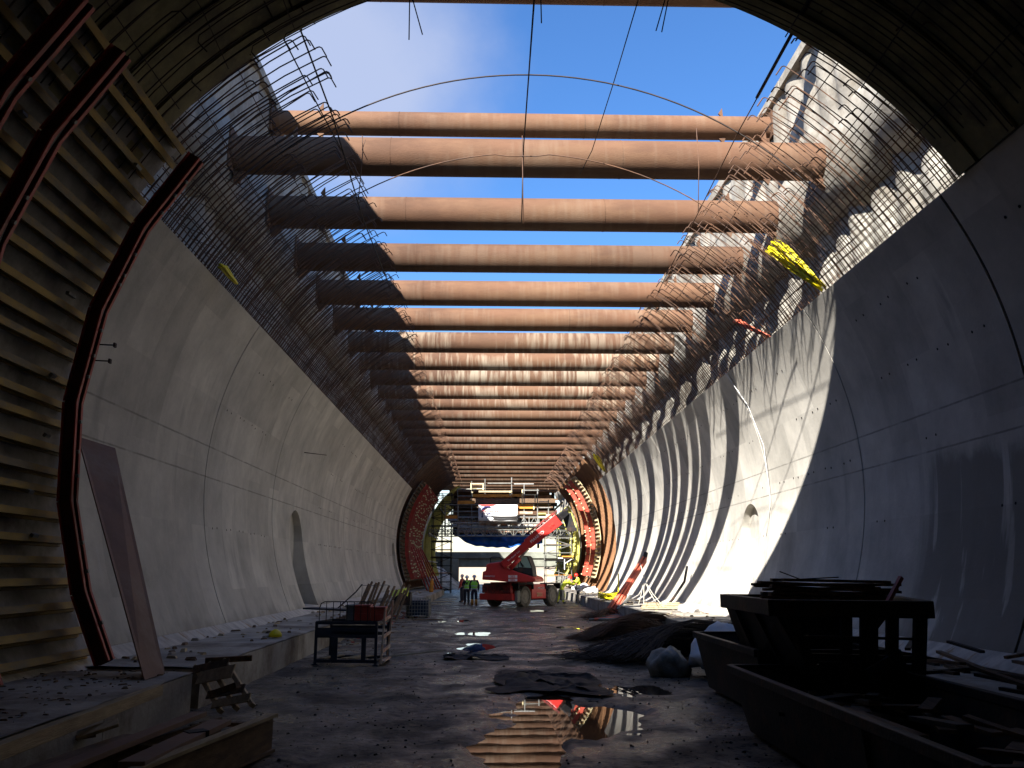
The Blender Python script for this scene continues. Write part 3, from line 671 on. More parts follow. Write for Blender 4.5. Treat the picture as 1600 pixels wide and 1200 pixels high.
# ================================================================ near left timber
def plank(a, b, w_, h_, label, m=timber_b, nm='timber_plank', cat='plank', grp=None, up=(0, 0, 1)):
    q = MB(); q.bar(a, b, w_, h_, up); return tag(q.build(nm, m, bevel=.004), label, cat, grp)
g1 = 'timber dumped by the near footing'
plank(F(-30, 1185, .66), F(248, 1078, .68), .10, .12, 'long pale edge beam lying on the near footing edge', timber_l, 'timber_beam', 'timber beam', g1)
# formwork trough: two planks and a bottom
tb = thing('formwork_trough', 'long shallow wooden trough of formwork boards at the bottom left', 'wooden trough', (-2.9, 9.0, 0), g1)
A = F(170, 1225, .42); Bq = F(425, 1122, .42); d = (Bq - A).normalized(); sd = V(-d.y, d.x, 0)
q = MB(); q.bar(A + V(0, 0, -.16), Bq + V(0, 0, -.16), .035, .36); q.build('side_board', timber_b, tb, bevel=.003)
q = MB(); q.bar(A + sd * -.015 + V(0, 0, .035), Bq + sd * -.015 + V(0, 0, .035), .11, .035); q.build('top_rail', timber_l, tb, bevel=.003)
q = MB(); q.bar(A + sd * .75 + V(0, 0, -.16), Bq + sd * .6 + V(0, 0, -.16), .035, .32); q.build('side_board', timber_b, tb, bevel=.003)
q = MB(); q.bar(A + sd * .38 + V(0, 0, -.33), Bq + sd * .3 + V(0, 0, -.33), .72, .03); q.build('bottom_board', timber_b, tb)
for u in (.15, .5, .92):
    q = MB(); c = A.lerp(Bq, u); q.bar(c + sd * .0 + V(0, 0, -.03), c + sd * .7 + V(0, 0, -.03), .10, .04); q.build('cross_batten', timber_b, tb, bevel=.003)
plank(F(-10, 1230, .55), F(215, 1150, .40), .30, .04, 'wide dark board lying flat at the bottom left corner', timber_b, grp=g1)
plank(F(60, 1215, .52), F(312, 1115, .50), .16, .05, 'reddish brown plank pointing towards the pallet', ply_br, grp=g1)
plank(F(205, 1195, .48), F(345, 1128, .44), .22, .05, 'broad reddish plank lying in the trough', ply_br, grp=g1)
plank(F(120, 1150, .5), F(185, 1128, .6), .38, .03, 'bent pale plywood offcut propped between the boards', timber_l, grp=g1)
plank(F(10, 1165, .3), F(150, 1145, .36), .25, .05, 'dark plank under the long pale edge beam', timber_b, grp=g1)
plank(F(290, 1150, .45), F(322, 1146, .45), .16, .08, 'short dark timber block standing in the trough', blk_m, 'timber_block', 'timber block', g1)
# pallet leaning on the footing
pal = thing('wooden_pallet', 'broken yellow wooden pallet leaning on the footing beside the trough', 'pallet', F(345, 1110, 0))
tl = P(306, 1042, 13.35); trr = P(352, 1032, 13.1); bl = P(345, 1112, 12.5); brr = P(385, 1098, 12.35)
ux = (trr - tl).normalized(); uy = (bl - tl).normalized(); nn = ux.cross(uy).normalized()
if nn.y > 0: nn = -nn
Lp = (bl - tl).length; Wp = .56
for u in (.0, .5, 1.):
    q = MB(); s0 = tl + ux * Wp * u; q.bar(s0, s0 + uy * Lp, .06, .09, nn); q.build('bearer', timber_l, pal, bevel=.004)
for i, u in enumerate((.1, .3, .68, .88)):
    q = MB(); s0 = tl + uy * Lp * u + nn * .055; q.bar(s0 - ux * .05, s0 + ux * (Wp + .06), .12 if i != 1 else .2, .022, nn); q.build('slat', timber_l if i % 2 else timber_b, pal, bevel=.003)
plank(tl + V(.1, .1, .08), tl + V(.75, .25, .10), .10, .08, 'short dark timber wedged on top of the pallet', timber_b, 'timber_block', 'timber block', g1)
plank(P(330, 1085, 12.4), P(372, 1070, 12.2), .10, .08, 'short dark timber across the middle of the pallet', timber_b, 'timber_block', 'timber block', g1)

# ================================================================ steel stillage with its load
st = thing('steel_stillage', 'black steel stillage with a barred back standing by the long footing', 'stillage', F(535, 1042, 0))
o0 = F(492, 1040, 0); o1 = F(583, 1044, 0); o1.y = o0.y - .2; dx = (o1 - o0).normalized(); dy = V(-dx.y, dx.x, 0); Ws = (o1 - o0).length; Ds = 1.0; Hs = .92
for (u, v) in ((0, 0), (Ws, 0), (0, Ds), (Ws, Ds)):
    q = MB(); c = o0 + dx * u + dy * v; q.box(c + V(0, 0, Hs / 2), (.06, .06, Hs)); q.box(c + V(0, 0, .02), (.12, .12, .03)); q.build('post', blue_m, st)
for z in (.10, .62, .76, Hs - .02):
    q = MB()
    q.bar(o0 + V(0, 0, z), o0 + dx * Ws + V(0, 0, z), .05, .07); q.build('rail', blue_m, st); q = MB(); q.bar(o0 + dy * Ds + V(0, 0, z), o0 + dx * Ws + dy * Ds + V(0, 0, z), .05, .07)
    if z < .3 or z > .8:
        q.bar(o0 + V(0, 0, z + .004), o0 + dy * Ds + V(0, 0, z + .004), .05, .06); q.bar(o0 + dx * Ws + V(0, 0, z + .004), o0 + dx * Ws + dy * Ds + V(0, 0, z + .004), .05, .06)
    q.build('rail', blue_m, st)
q = MB(); q.box(o0 + dx * Ws / 2 + dy * .03 + V(0, 0, .69), (Ws - .08, .012, .12)); q.box(o0 + dx * .42 + V(0, 0, .36), (.14, .05, .5)); q.box(o0 + dx * Ws * .8 + V(0, 0, .36), (.10, .05, .5)); q.build('front_plate', blue_m, st)
q = MB()
for k in range(9):
    c = o0 + dx * (.05 + k * (Ws - .1) / 8) + V(0, 0, Hs)
    q.tube([c, c + V(0, 0, .42 if 0 < k < 8 else .3)], .009, 5)
q.tube([o0 + dx * .05 + V(0, 0, Hs + .3), o0 + dx * .08 + V(0, 0, Hs + .39), o0 + dx * .16 + V(0, 0, Hs + .43), o0 + dx * (Ws - .16) + V(0, 0, Hs + .43), o0 + dx * (Ws - .08) + V(0, 0, Hs + .39), o0 + dx * (Ws - .05) + V(0, 0, Hs + .3)], .012, 6); q.build('barred_guard', blk_m, st)
q = MB()
for (u, v, s) in ((.32, .5, .2), (.8, .45, .16), (1.0, .4, .15)): q.bar(o0 + dx * (u - .18) + dy * .05 + V(0, 0, .15), o0 + dx * (u + .1) + dy * .6 + V(0, 0, .17), .16, .02)
q.build('floor_slat', timber_l, st)
ob = MB(); c = o0 + dx * .15 + dy * .5; ob.bar(P(480, 950, c.y + .3), P(548, 953, c.y + .1), .5, .035); tag(ob.build('steel_plate', blue_m), 'flat blue grey steel plate laid across the stillage guard', 'steel plate')
for i, (u, w_, hz, c_, lb) in enumerate(((.86, .34, .30, red_m, 'red steel box lying in the stillage'), (1.22, .30, .26, redf_m, 'faded orange red steel box beside the red box'), (.6, .22, .3, galvd_m, 'grey fitting box at the back of the stillage'))):
    q = MB(); b0 = o0 + dx * u + dy * .62
    q.box(b0 + V(0, 0, .93 + hz / 2), (w_, .4, hz)); q.box(b0 + V(0, 0, .93 + hz + .02), (w_ + .04, .44, .03)); q.tube([b0 + V(-.08, -.21, .93 + hz / 2), b0 + V(-.06, -.26, .93 + hz / 2), b0 + V(.06, -.26, .93 + hz / 2), b0 + V(.08, -.21, .93 + hz / 2)], .01, 5)
    tag(q.build('steel_box', c_, bevel=.01), lb, 'steel box')
# a timber framed panel stood against its side
q = MB(); a0 = o0 + dx * (Ws + .12); 
q.bar(a0 + V(0, 0, .05), a0 + V(.06, 0, 1.2), .05, .04); q.bar(a0 + V(.02, 1.0, .05), a0 + V(.12, 1.0, 1.35), .05, .04)
for z in (.3, .6, .95): q.bar(a0 + V(.02, 0, z), a0 + V(.07, 1.0, z + .05), .04, .06)
q.bar(a0 + V(.02, 0, .1), a0 + V(.05, 1.0, .1), .12, .03); tag(q.build('timber_rack', pink_m), 'narrow timber frame standing against the side of the stillage', 'timber frame')
# bundle of rusty bent starter bars behind it on the footing
for i in range(17):
    x = 545 + i * 4.6; base_ = F(x - 8, 962 - i * .9, .62); base_.y = 26 + (i % 4) * .7; base_.x = base_.x if False else P(x, 950, base_.y).x
    tp = V(base_.x + .25 + .2 * random.random(), base_.y + .4, .62 + random.uniform(.45, 1.1))
    q = MB(); q.bar(base_, tp, .05, .05); q.bar(base_ + V(.0, 0, .02), base_ + V(-.35, -.1, .05), .05, .045)
    tag(q.build('rusty_angle', timber_b), 'rusty steel angle sticking up from the heap on the long footing', 'steel angle', 'rusty steel angles heaped on the footing')
q = MB(); q.tube([P(528, 950, 25), P(556, 925, 25.4), P(566, 913, 25.5)], .02, 5); tag(q.build('steel_rod', blk_m), 'thin dark rod slanting up from the stillage to the wall', 'steel rod')
q = MB(); fa = P(545, 912, 28); q.tube([P(565, 938, 28), P(566, 915, 28), P(606, 914, 28), P(607, 940, 28)], .012, 5); tag(q.build('wire_hoop', galvd_m), 'thin grey wire hoop behind the rusty angles', 'wire hoop')
# yellow folded sheet
q = MB(); Yq = 37.5; a_ = [P(610, 924, Yq), P(627, 921, Yq - .3), P(640, 918, Yq), P(637, 932, Yq), P(627, 926, Yq - .7), P(614, 935, Yq - .6)]
q.add(a_ + [p + V(0, .03, .02) for p in a_], [(0, 1, 4, 5), (1, 2, 3, 4), (11, 10, 7, 6), (10, 9, 8, 7), (0, 5, 11, 6), (5, 4, 10, 11), (4, 3, 9, 10), (3, 2, 8, 9), (2, 1, 7, 8), (1, 0, 6, 7)])
tag(q.build('yellow_sheet', ytarp), 'folded bright yellow sheet lying on a dark box at the end of the footing', 'plastic sheet')
q = MB(); c = P(628, 938, 38); q.box((c.x, 38.2, .85), (.75, .8, .5)); q.box((c.x, 38.2, 1.11), (.8, .85, .04)); tag(q.build('dark_box', blk_m), 'dark box under the folded yellow sheet', 'box')
# mesh crate
cr = thing('mesh_crate', 'grey wire mesh crate on the ground at the end of the long footing', 'crate', (-3.5, 38, 0))
x0, x1, y0, y1, hh = P(636, 955, 39).x, P(671, 955, 39).x, 38.6, 40.0, .84
q = MB()
for k in range(9):
    xx = x0 + (x1 - x0) * k / 8; q.tube([(xx, y0, .1), (xx, y0, hh)], .012, 4); q.tube([(xx, y1, .1), (xx, y1, hh)], .012, 4); yy = y0 + (y1 - y0) * k / 8
    q.tube([(x0, yy, .1), (x0, yy, hh)], .012, 4); q.tube([(x1, yy, .1), (x1, yy, hh)], .012, 4)
for k in range(6):
    zz = .1 + (hh - .1) * k / 5; q.tube([(x0, y0, zz), (x1, y0, zz), (x1, y1, zz), (x0, y1, zz), (x0, y0, zz)], .012, 4)
q.build('wire_mesh', galvd_m, cr)
q = MB(); q.box(((x0 + x1) / 2, (y0 + y1) / 2, .45), (x1 - x0 - .1, y1 - y0 - .1, .62)); q.build('liner', blue_m, cr)
q = MB()
for xx in (x0 + .1, x1 - .1): q.box((xx, (y0 + y1) / 2, .06), (.12, y1 - y0, .11))
q.build('skid', blk_m, cr)

# ================================================================ RIGHT SIDE: skips and steel frame
def skip(x0, x1, y0, y1, h, label, rim=.10):
    t = thing('steel_skip', label, 'skip', ((x0 + x1) / 2, (y0 + y1) / 2, 0))
    k = .35; q = MB(); th = .03
    bt = [V(x0 + .12, y0 + k, .08), V(x1 - .12, y0 + k, .08), V(x1 - .12, y1 - k, .08), V(x0 + .12, y1 - k, .08)]; tp = [V(x0, y0, h), V(x1, y0, h), V(x1, y1, h), V(x0, y1, h)]
    c = V((x0 + x1) / 2, (y0 + y1) / 2, 0)
    ins = lambda p: p + (c - V(p.x, p.y, 0)).normalized() * .05
    vs = bt + tp + [ins(p) + V(0, 0, .03) for p in bt] + [ins(p) for p in tp]
    fs = [(0, 3, 2, 1)] + [(i, (i + 1) % 4, (i + 1) % 4 + 4, i + 4) for i in range(4)] + [(8, 9, 10, 11)] + [(i + 8, i + 12, (i + 1) % 4 + 12, (i + 1) % 4 + 8) for i in range(4)] + [(i + 4, (i + 1) % 4 + 4, (i + 1) % 4 + 12, i + 12) for i in range(4)]
    q.add(vs, fs); q.build('tub', blk_m, t)
    q = MB()
    for i in range(4): q.bar(tp[i], tp[(i + 1) % 4], .09, rim)
    q.build('rim', blk_m, t, bevel=.01)
    for i, j in ((3, 0), (1, 2)):
        for u in (.25, .5, .75):
            if random.random() < .4: continue
            u += random.uniform(-.08, .08)
            q = MB(); q.bar(bt[i].lerp(bt[j], u), tp[i].lerp(tp[j], u), .08, .06, (0, 1, 0)); q.build('side_rib', blk_m, t)
    for z in (0,):
        for xx in (x0 + .35, x1 - .35):
            q = MB(); q.box((xx, (y0 + y1) / 2, .05), (.12, y1 - y0 - 1.0, .1)); q.build('skid', blk_m, t)
    return t
skip(3.62, 5.35, 12.0, 15.6, .92, 'black steel skip with sloping ends, farther of the two by the puddle')
skip(3.1, 5.0, 5.6, 11.5, .78, 'black steel skip nearest the camera on the dark side')
# bits of steel section lying in the far skip
for i, (a_, b_, lb) in enumerate([((4.0, 12.6, .93), (4.9, 15.1, .93), 'grey steel angle lying across the farther skip'), ((4.4, 12.4, .99), (5.1, 14.6, .96), 'second steel angle lying across the farther skip, nearer the hopper'), ((3.9, 13.4, .90), (5.2, 13.7, .99), 'short crosswise steel section on the farther skip')]):
    q = MB(); q.bar(a_, b_, .07, .012); q.bar(V(*a_) + V(.03, 0, -.03), V(*b_) + V(.03, 0, -.03), .012, .07); tag(q.build('steel_angle', blue_m), lb, 'steel angle')
# hopper / frame standing above
hp = thing('steel_hopper', 'large black steel hopper frame with a wide rim and open barred side', 'hopper', (4.9, 11.2, .4))
Yf, Yk = 10.6, 13.2
def H(x, y, Y=Yf): return P(x, y, Y)
rimz = 1.56
r0 = P(1132, 945, 13.6); r1 = P(1210, 968, 10.9); r2 = P(1452, 962, 10.3); r3 = P(1390, 942, 13.0)
for p in (r0, r1, r2, r3): p.z = rimz
q = MB()
for a_, b_ in ((r0, r1), (r1, r2), (r2, r3), (r3, r0)): q.bar(a_, b_, .13, .20)
q.build('rim', blk_m, hp, bevel=.01)
b0 = P(1288, 1085, 11.0); b1 = P(1432, 1075, 10.6); b2 = b1 + V(-.1, 2.3, 0); b3 = b0 + V(-.2, 2.3, 0)
for p in (b0, b1, b2, b3): p.z = .48
t1 = r1 + V(.02, 0, -.08); t0 = r0 + V(.02, 0, -.08)
q = MB(); th = V(.03, .0, .02)
q.add([t0, t1, b0, b3, t0 + th, t1 + th, b0 + th, b3 + th], [(0, 1, 2, 3), (7, 6, 5, 4), (0, 4, 5, 1), (1, 5, 6, 2), (2, 6, 7, 3), (3, 7, 4, 0)]); q.build('sloping_plate', blk_m, hp)
for u in (.3, .68): q = MB(); q.bar(t0.lerp(t1, u) - V(.03, 0, 0), b3.lerp(b0, u) - V(.03, 0, 0), .07, .05); q.build('plate_rib', blk_m, hp)
for u in (0, .24, .48, .72, 1.0):
    q = MB(); a_ = r1.lerp(r2, .10 + .84 * u); bb = b0.lerp(b1, u); q.bar(V(bb.x if u > .1 else a_.x, a_.y, rimz - .08), bb, {.48: .2, 1.0: .14}.get(u, .13), .08, (0, 1, 0)); q.build('post', blk_m, hp)
for z, hh in ((.50, .16), (.98, .08), (1.22, .03)):
    u = (rimz - z) / (rimz - .48); q = MB(); q.bar(r1.lerp(r2, .10).lerp(b0, u), r1.lerp(r2, .94).lerp(b1, u), .07, hh); q.build('cross_rail', blk_m, hp)
q = MB(); lo0, lo1 = b0 + V(-.02, .05, .22), b1 + V(.0, .05, .22); q.bar(lo0, lo1, .015, .42); q.build('lower_panel', blk_m, hp)
q = MB(); q.bar(b0.lerp(b1, .12) + V(-.05, .06, .62), b0.lerp(b1, .12) + V(-.05, .06, 1.05), .42, .015, (0, 1, 0)); q.build('infill_plate', blk_m, hp)
q = MB(); q.bar(b2.lerp(b3, .25) + V(0, 0, .3), b2.lerp(b3, .25) + V(0, 0, 1.0), 1.0, .02, (0, 1, 0)); q.build('rear_panel', blk_m, hp)
q = MB(); q.bar(b0 + V(.1, .05, .07), b1 + V(-.5, .05, .07), .2, .02); q.build('sill_plate', galvd_m, hp)
q = MB(); q.bar(b3, b2, .08, .1); q.bar(b0, b3, .08, .1); q.bar(b1, b2, .08, .1); q.build('base_frame', blk_m, hp)
q = MB(); q.bar(r3 + V(0, 0, -.08), b2, .08, .08); q.bar(r3.lerp(r0, .5) + V(0, 0, -.08), b2.lerp(b3, .5), .06, .06)
q.bar(V(0, 0, 0) + r3.lerp(b2, .5), r0.lerp(b3, .5), .06, .08); q.build('rear_post', blk_m, hp)
q = MB(); q.box((4.85, 11.9, .22), (1.8, 2.6, .43)); q.box((4.85, 11.9, .455), (1.95, 2.7, .04)); tag(q.build('support_stack', blk_m, bevel=.02), 'low dark block stack the hopper frame stands on', 'support block')
q = MB(); q.bar(r1.lerp(r2, .70) + V(0, .06, -.58), b1.lerp(b0, .2) + V(0, .06, .1), .5, .02, (0, 1, 0)); q.build('infill_plate', blue_m, hp)
rk = random.Random(5)
for i in range(34):   # rubbish filling the near skip
    a_ = V(rk.uniform(3.4, 4.7), rk.uniform(6.4, 11), rk.uniform(.40, .68)); an = rk.uniform(-.9, .9) + (1.57 if rk.random() < .6 else 0); L = rk.uniform(.5, 1.3)
    q = MB(); q.bar(a_ - V(math.cos(an) * .3, math.sin(an) * L / 2, rk.uniform(-.1, .15)), a_ + V(math.cos(an) * .3, math.sin(an) * L / 2, 0), rk.uniform(.06, .2), .04)
    tag(q.build('scrap_timber', timber_b if i % 3 else blk_m), 'dark scrap piece piled inside the nearest skip', 'scrap board', 'scrap pieces filling the nearest skip')
# planks on top of hopper
rs = random.Random(3)
for i in range(26):
    layer = i // 6; z = rimz + .10 + layer * .055; cx_ = 1290 + rs.uniform(-22, 22); yy = 11.4 + (i % 6) * .16
    c = P(cx_, 930, yy); L = rs.uniform(1.2, 1.75); an = rs.uniform(-.10, .10); d = V(math.cos(an), math.sin(an) , rs.uniform(-.05, .0))
    q = MB(); q.bar(V(c.x, yy, z) - d * L / 2, V(c.x, yy, z) + d * L / 2, .12, .035)
    tag(q.build('timber_plank', timber_b), 'dark plank in the loose stack on top of the hopper', 'plank', 'dark planks stacked on the hopper')
q = MB(); q.bar(P(1385, 945, 11), P(1408, 902, 11.1), .05, .05); tag(q.build('timber_stake', red_m), 'pointed dark red stake standing beside the planks on the hopper', 'stake')
loose([P(1218, 893, 11.6), P(1250, 905, 11.6), P(1310, 902, 11.7)], .008, 'thin bent wire sticking out of the plank stack', rebar_dark)
# dark scrap behind, right
for i in range(30):
    a_ = V(rs.uniform(5.6, 7.6), rs.uniform(7.5, 14), rs.uniform(.5, .85)); an = rs.uniform(0, 3.1); L = rs.uniform(.8, 2.2); q = MB()
    q.bar(a_, a_ + V(math.cos(an) * L * .5, math.sin(an) * L, rs.uniform(-.1, .15)), .08, .04)
    tag(q.build('scrap_timber', blk_m if i % 3 else timber_b), 'dark scrap board in the heap behind the hopper', 'scrap board', 'scrap boards heaped against the damp wall')

# ================================================================ rebar heaps, sacks
def bundle(cx, cy, L, wdt, ht, ang, nbars, label, m=rebar_m, seed=1, r=.007, curl=.0):
    rr = random.Random(seed); q = MB()
    nbars = int(nbars * 1.7)
    for i in range(nbars):
        a = rr.uniform(0, math.pi); rad = math.sqrt(rr.random()); ox = math.cos(a * 2) * rad * wdt / 2; oz = abs(math.sin(a)) * rad * ht
        l = L * rr.uniform(.7, 1.05); dd = rr.gauss(0, .13); pts = []
        for k in range(7):
            u = k / 6 - .5; s = u * l
            pinch = 1 - .5 * (1 - (2 * u) ** 2)
            p = V(s, ox * (1.1 + pinch * .5) + dd * s + curl * rr.uniform(-1, 1) * u * u * 3, .03 + oz * (1 - .7 * (2 * u) ** 2) + abs(curl) * rr.uniform(0, .5) * (2 * u) ** 2)
            pts.append(p)
        q.tube(pts, r, 3)
    o = q.build('rebar_bundle', m, None, False, fixn=False); o.location = (cx, cy, 0); o.rotation_euler = (0, 0, ang); return tag(o, label, 'rebar bundle', 'rebar bundles beside the sunlit footing')
bundle(3.95, 26.2, 3.0, 1.0, .72, R(20), 130, 'tied rusty rebar bundle lying nearest the middle of the floor', rebar_m, 1, curl=.05)
bundle(5.0, 28.9, 3.4, 1.3, .75, R(5), 150, 'rusty rebar bundle against the striped footing', rebar_m, 2, curl=.08)
bundle(4.1, 21.0, 4.6, 1.5, .92, R(38), 260, 'large dark rebar heap in front of the footing beside the grey sack', rebar_dark, 3, r=.008, curl=.10)
bundle(5.35, 22.6, 3.6, 1.3, .85, R(15), 150, 'rusty rebar heap behind the large dark one', rebar_m, 4, curl=.12)
bundle(4.6, 37.5, 1.9, .8, .5, R(60), 90, 'small tangled rusty rebar pile by the foot of the red pipes', rebar_m, 5, curl=.25)
def sack(c, sx, sy, sz, label, m, seed=0, nm='sack', cat='sack', ridged=.25, rot=0):
    q = MB(); nu, nv = 28, 16; M = Matrix.Rotation(rot, 3, 'Z')
    def fn(u, v):
        a = 2 * math.pi * u; b_ = math.pi * v; d = V(math.sin(b_) * math.cos(a), math.sin(b_) * math.sin(a), math.cos(b_))
        k = 1 + ridged * noise.fractal(d * 1.7 + V(seed, seed, 0), 1, 2, 4)
        p = V(d.x * sx * k, d.y * sy * k, max(-.35, d.z) * sz * k + sz * .35); return Vector(c) + M @ p
    q.grid(fn, nu, nv); o = q.build(nm, m, None, True); return tag(o, label, cat)
sack((P(1043, 1035, 17.4).x, 17.4, 0), .40, .38, .42, 'crumpled grey sack standing on the floor beside the farther skip', grey_s, 3, ridged=.22)
sack((P(1132, 990, 17.3).x, 17.3, .2), .72, .6, .56, 'white sheet wrapped load slumped behind the skip', white_m, 8, 'wrapped_load', 'wrapped load', .3, .2)
q = MB(); q.tube([F(1108, 1028, .5), P(1130, 995, 18.5), P(1150, 958, 18.8)], .022, 5); tag(q.build('timber_stick', timber_l), 'thin pale stick leaning over the white wrapped load', 'stick')
# white debris on the sunlit footing
for i, (x, y_, s, m, lb) in enumerate([(1030, 948, .5, timber_l, 'stack of pale boards on the sunlit footing under the rope'), (925, 922, .5, white_m, 'crumpled white sheet on the sunlit footing beside the rebar mat'), (918, 915, .45, white_m, 'white sheet rolled at the foot of the rebar mat'), (1115, 955, .3, white_m, 'small white rag on the footing close to the hopper'), (940, 925, .4, white_m, 'crumpled white sheet nearest the yellow hose on the footing')]):
    p = F(x, y_, .6)
    if i == 0:
        q = MB()
        for k in range(7): q.bar(V(6.5 - .8 + .05 * k, 33.3 + .18 * k, .64 + .05 * (k // 2)), V(6.5 + .9, 33.0 + .22 * k, .66 + .05 * (k // 2)), .14, .04)
        tag(q.build('board_stack', m), lb, 'board stack')
    else: sack((max(5.9, min(7.2, p.x)), min(p.y, 70), .58), s * 1.2, s, s * .7, lb, m, i + 20, 'white_sheet', 'plastic sheet', .5)
# red pipe bundle leaning and its feet
rp_ = thing('pipe_bundle', 'bundle of long red plastic pipes leaning against the sunlit wall', 'pipe bundle', F(950, 957, 0))
fb = V(5.15, 38.0, .1); tb_ = V(7.9, 42.5, 3.55)
tb_ = P(1007, 872, 42.0); fb = P(951, 958, 38.5); fb.z = .08
for k in range(8):
    a = k * .8; off = V(math.cos(a) * .13, 0, math.sin(a) * .13); q = MB(); sp_ = 1 + .5 * (k % 3) * .2
    q.tube([fb + off * 1.8, fb.lerp(tb_, .5) + off, tb_ + off * .6 + V(0, 0, (k % 3) * -.12)], .052, 8); q.build('pipe', rhose, rp_, True)
q = MB(); q.tube([tb_ + V(0, 0, -.1), tb_ + V(.12, .2, .25)], .10, 8); q.build('dark_wrap', blk_m, rp_)
for i in range(6):
    x0 = 950 + i * 5; a_ = V(5.0 + .12 * i, 36.4 + .35 * i, .07 + .02 * i); q = MB(); an = rs.uniform(-.5, .6); L = 1.8
    q.tube([a_ - V(L / 2 * math.cos(an), L / 2 * math.sin(an), 0), a_ + V(L / 2 * math.cos(an), L / 2 * math.sin(an), .05)], .05, 8)
    tag(q.build('loose_pipe', rhose if i % 2 else galvd_m, None, True), ('faded red' if i % 2 else 'grey') + ' pipe lying at the foot of the leaning pipe bundle', 'pipe', 'loose pipes at the foot of the leaning bundle')
q = MB(); q.bar(P(965, 952, 37.5), P(985, 930, 38), .09, .06); tag(q.build('grey_timber', galvd_m), 'grey timber propped between the loose pipes and the footing', 'timber')
q = MB(); top_ = P(1006, 904, 35.5); pts = [[P(998, 944, 33.5)], [P(1006, 944, 33.2)], [P(1024, 940, 33)], [P(1032, 943, 33)]]
for p in pts: q.tube([p[0], top_.lerp(p[0], .5) + V(0, 0, -.08), top_], .014, 4)
q.tube([top_, P(1003, 889, 37), P(1000, 880, 38.5)], .02, 4); tag(q.build('lifting_sling', rope_m), 'pale rope sling draped down to the boards on the sunlit footing', 'rope sling')
q = MB(); q.tube([V(8.15, 36, 2.2), V(7.9, 35.5, 1.6), V(7.3, 35.1, .9), V(6.9, 34.6, .62)], .05, 6); tag(q.build('black_hose', blk_m, None, True), 'dark hose hanging down the sunlit wall behind the red pipes', 'hose')
# yellow tangle on blocks
def tangle(c, n_, sx, sy, sz, r, m, nm, label, cat, seed=1):
    rr = random.Random(seed); q = MB()
    for i in range(n_):
        ph = rr.uniform(0, 6.3); a = rr.uniform(.5, 1); pts = []
        for k in range(17):
            t = 2 * math.pi * k / 16; pts.append(Vector(c) + V(math.cos(t + ph) * sx * a, math.sin(t + ph) * sy * a, abs(math.sin(t * 1.5 + ph)) * sz * a + r))
        q.tube(pts, r, 5)
    return tag(q.build(nm, m, None, True, fixn=False), label, cat)
tangle((6.2, 44.5, .58), 9, .75, 1.4, .35, .035, yhose, 'yellow_hose', 'tangled yellow hose lying on the sunlit footing by the red pipes', 'hose', 3)
q = MB(); q.tube([(6.3, 43, .58), (6.32, 43, 1.9)], .03, 6); tag(q.build('yellow_post', yhose), 'thin yellow post standing in the tangled hose', 'post')
def drape(a_, b_, n_, label, m=yhose, r=.022, seed=2, spread=.22, sag=.0):
    rr = random.Random(seed); q = MB()
    for i in range(n_):
        ph = rr.uniform(0, 6.28); k_ = rr.uniform(.2, 1); off = V(math.cos(ph) * spread * .5, math.sin(ph) * spread, math.sin(ph * 1.7) * spread * .3) * k_; e = rr.uniform(.78, 1)
        pts = [a_ + off * 1.1, a_.lerp(b_, .12) + off * 1.2 + V(0, 0, .04), a_.lerp(b_, .5) + off * .9, a_.lerp(b_, .8 * e) + off * .55, a_.lerp(b_, e) + off * .35]
        q.tube(pts, r, 5)
    return tag(q.build('hose_bundle', m, None, True, fixn=False), label, 'hose bundle')
drape(P(1208, 382, 19.6), P(1290, 452, 18.7), 26, 'bright yellow hose bundle hanging in the rebar above the sunlit wall', seed=2, spread=.32)
drape(P(930, 713, 55.5), P(946, 738, 57.0), 12, 'small yellow hose bundle far along the sunlit rebar', seed=5, spread=.5, r=.035)
drape(P(1148, 502, 24.1), P(1208, 529, 22.8), 3, 'red pipe lying in the rebar above the sunlit wall', rhose, .045, 6, .06)
drape(P(345, 415, 17.6), P(372, 445, 18.6), 5, 'dim yellow green hose in the rebar above the shaded wall', yhose, .03, 8, .15)
q = MB()
q.tube([ring(31, RI - .02, 26.9), ring(22, RI - .03, 26.5), ring(12, RI - .03, 26.4), ring(0, RI - .03, 26.6), ring(-8, RI - .03, 27.0)], .010, 5)
tag(q.build('white_cable', white_m, None, True), 'thin white cable hanging down the sunlit wall from the rebar', 'cable')
loose([P(475, 707, 30.6) + V(.02, 0, 0), P(506, 711, 33.8) + V(.1, 0, 0)], .016, 'short dark bar sticking out of the shaded wall above the niche', rebar_dark)

# black plastic membrane by the puddle
q = MB()
def mem(u, v):
    x = .1 + 1.9 * u; y = 14.9 + 3.0 * v + .3 * math.sin(u * 5)
    n_ = noise.fractal(V(x * 2.2, y * 1.4, 5), 1, 2.2, 5); ed = min(u, 1 - u, v, 1 - v) * 6
    return V(x + noise.noise(V(u * 4, v * 4, 2)) * .35, y + noise.noise(V(u * 4, v * 4, 7)) * .5, .05 + max(-.02, (abs(n_) * .09 + abs(noise.noise(V(x * 5, y * 3, 2))) * .07) * min(1, ed)))
q.grid(mem, 60, 50); tag(q.build('membrane_sheet', blackp, None, True), 'crumpled black membrane sheet lying at the far edge of the big puddle', 'plastic sheet')
q = MB(); q.grid(lambda u, v: V(-1.05 + 1.5 * u + noise.noise(V(u * 3, v * 3, 1)) * .2, 20.4 + 1.1 * v + noise.noise(V(u * 3, v * 3, 4)) * .3, .04 + abs(noise.fractal(V(u * 3, v * 3, 0), 1, 2, 3)) * .1), 24, 18)
tag(q.build('membrane_sheet', blackp, None, True), 'small flat dark sheet on the floor before the narrow puddle', 'plastic sheet')
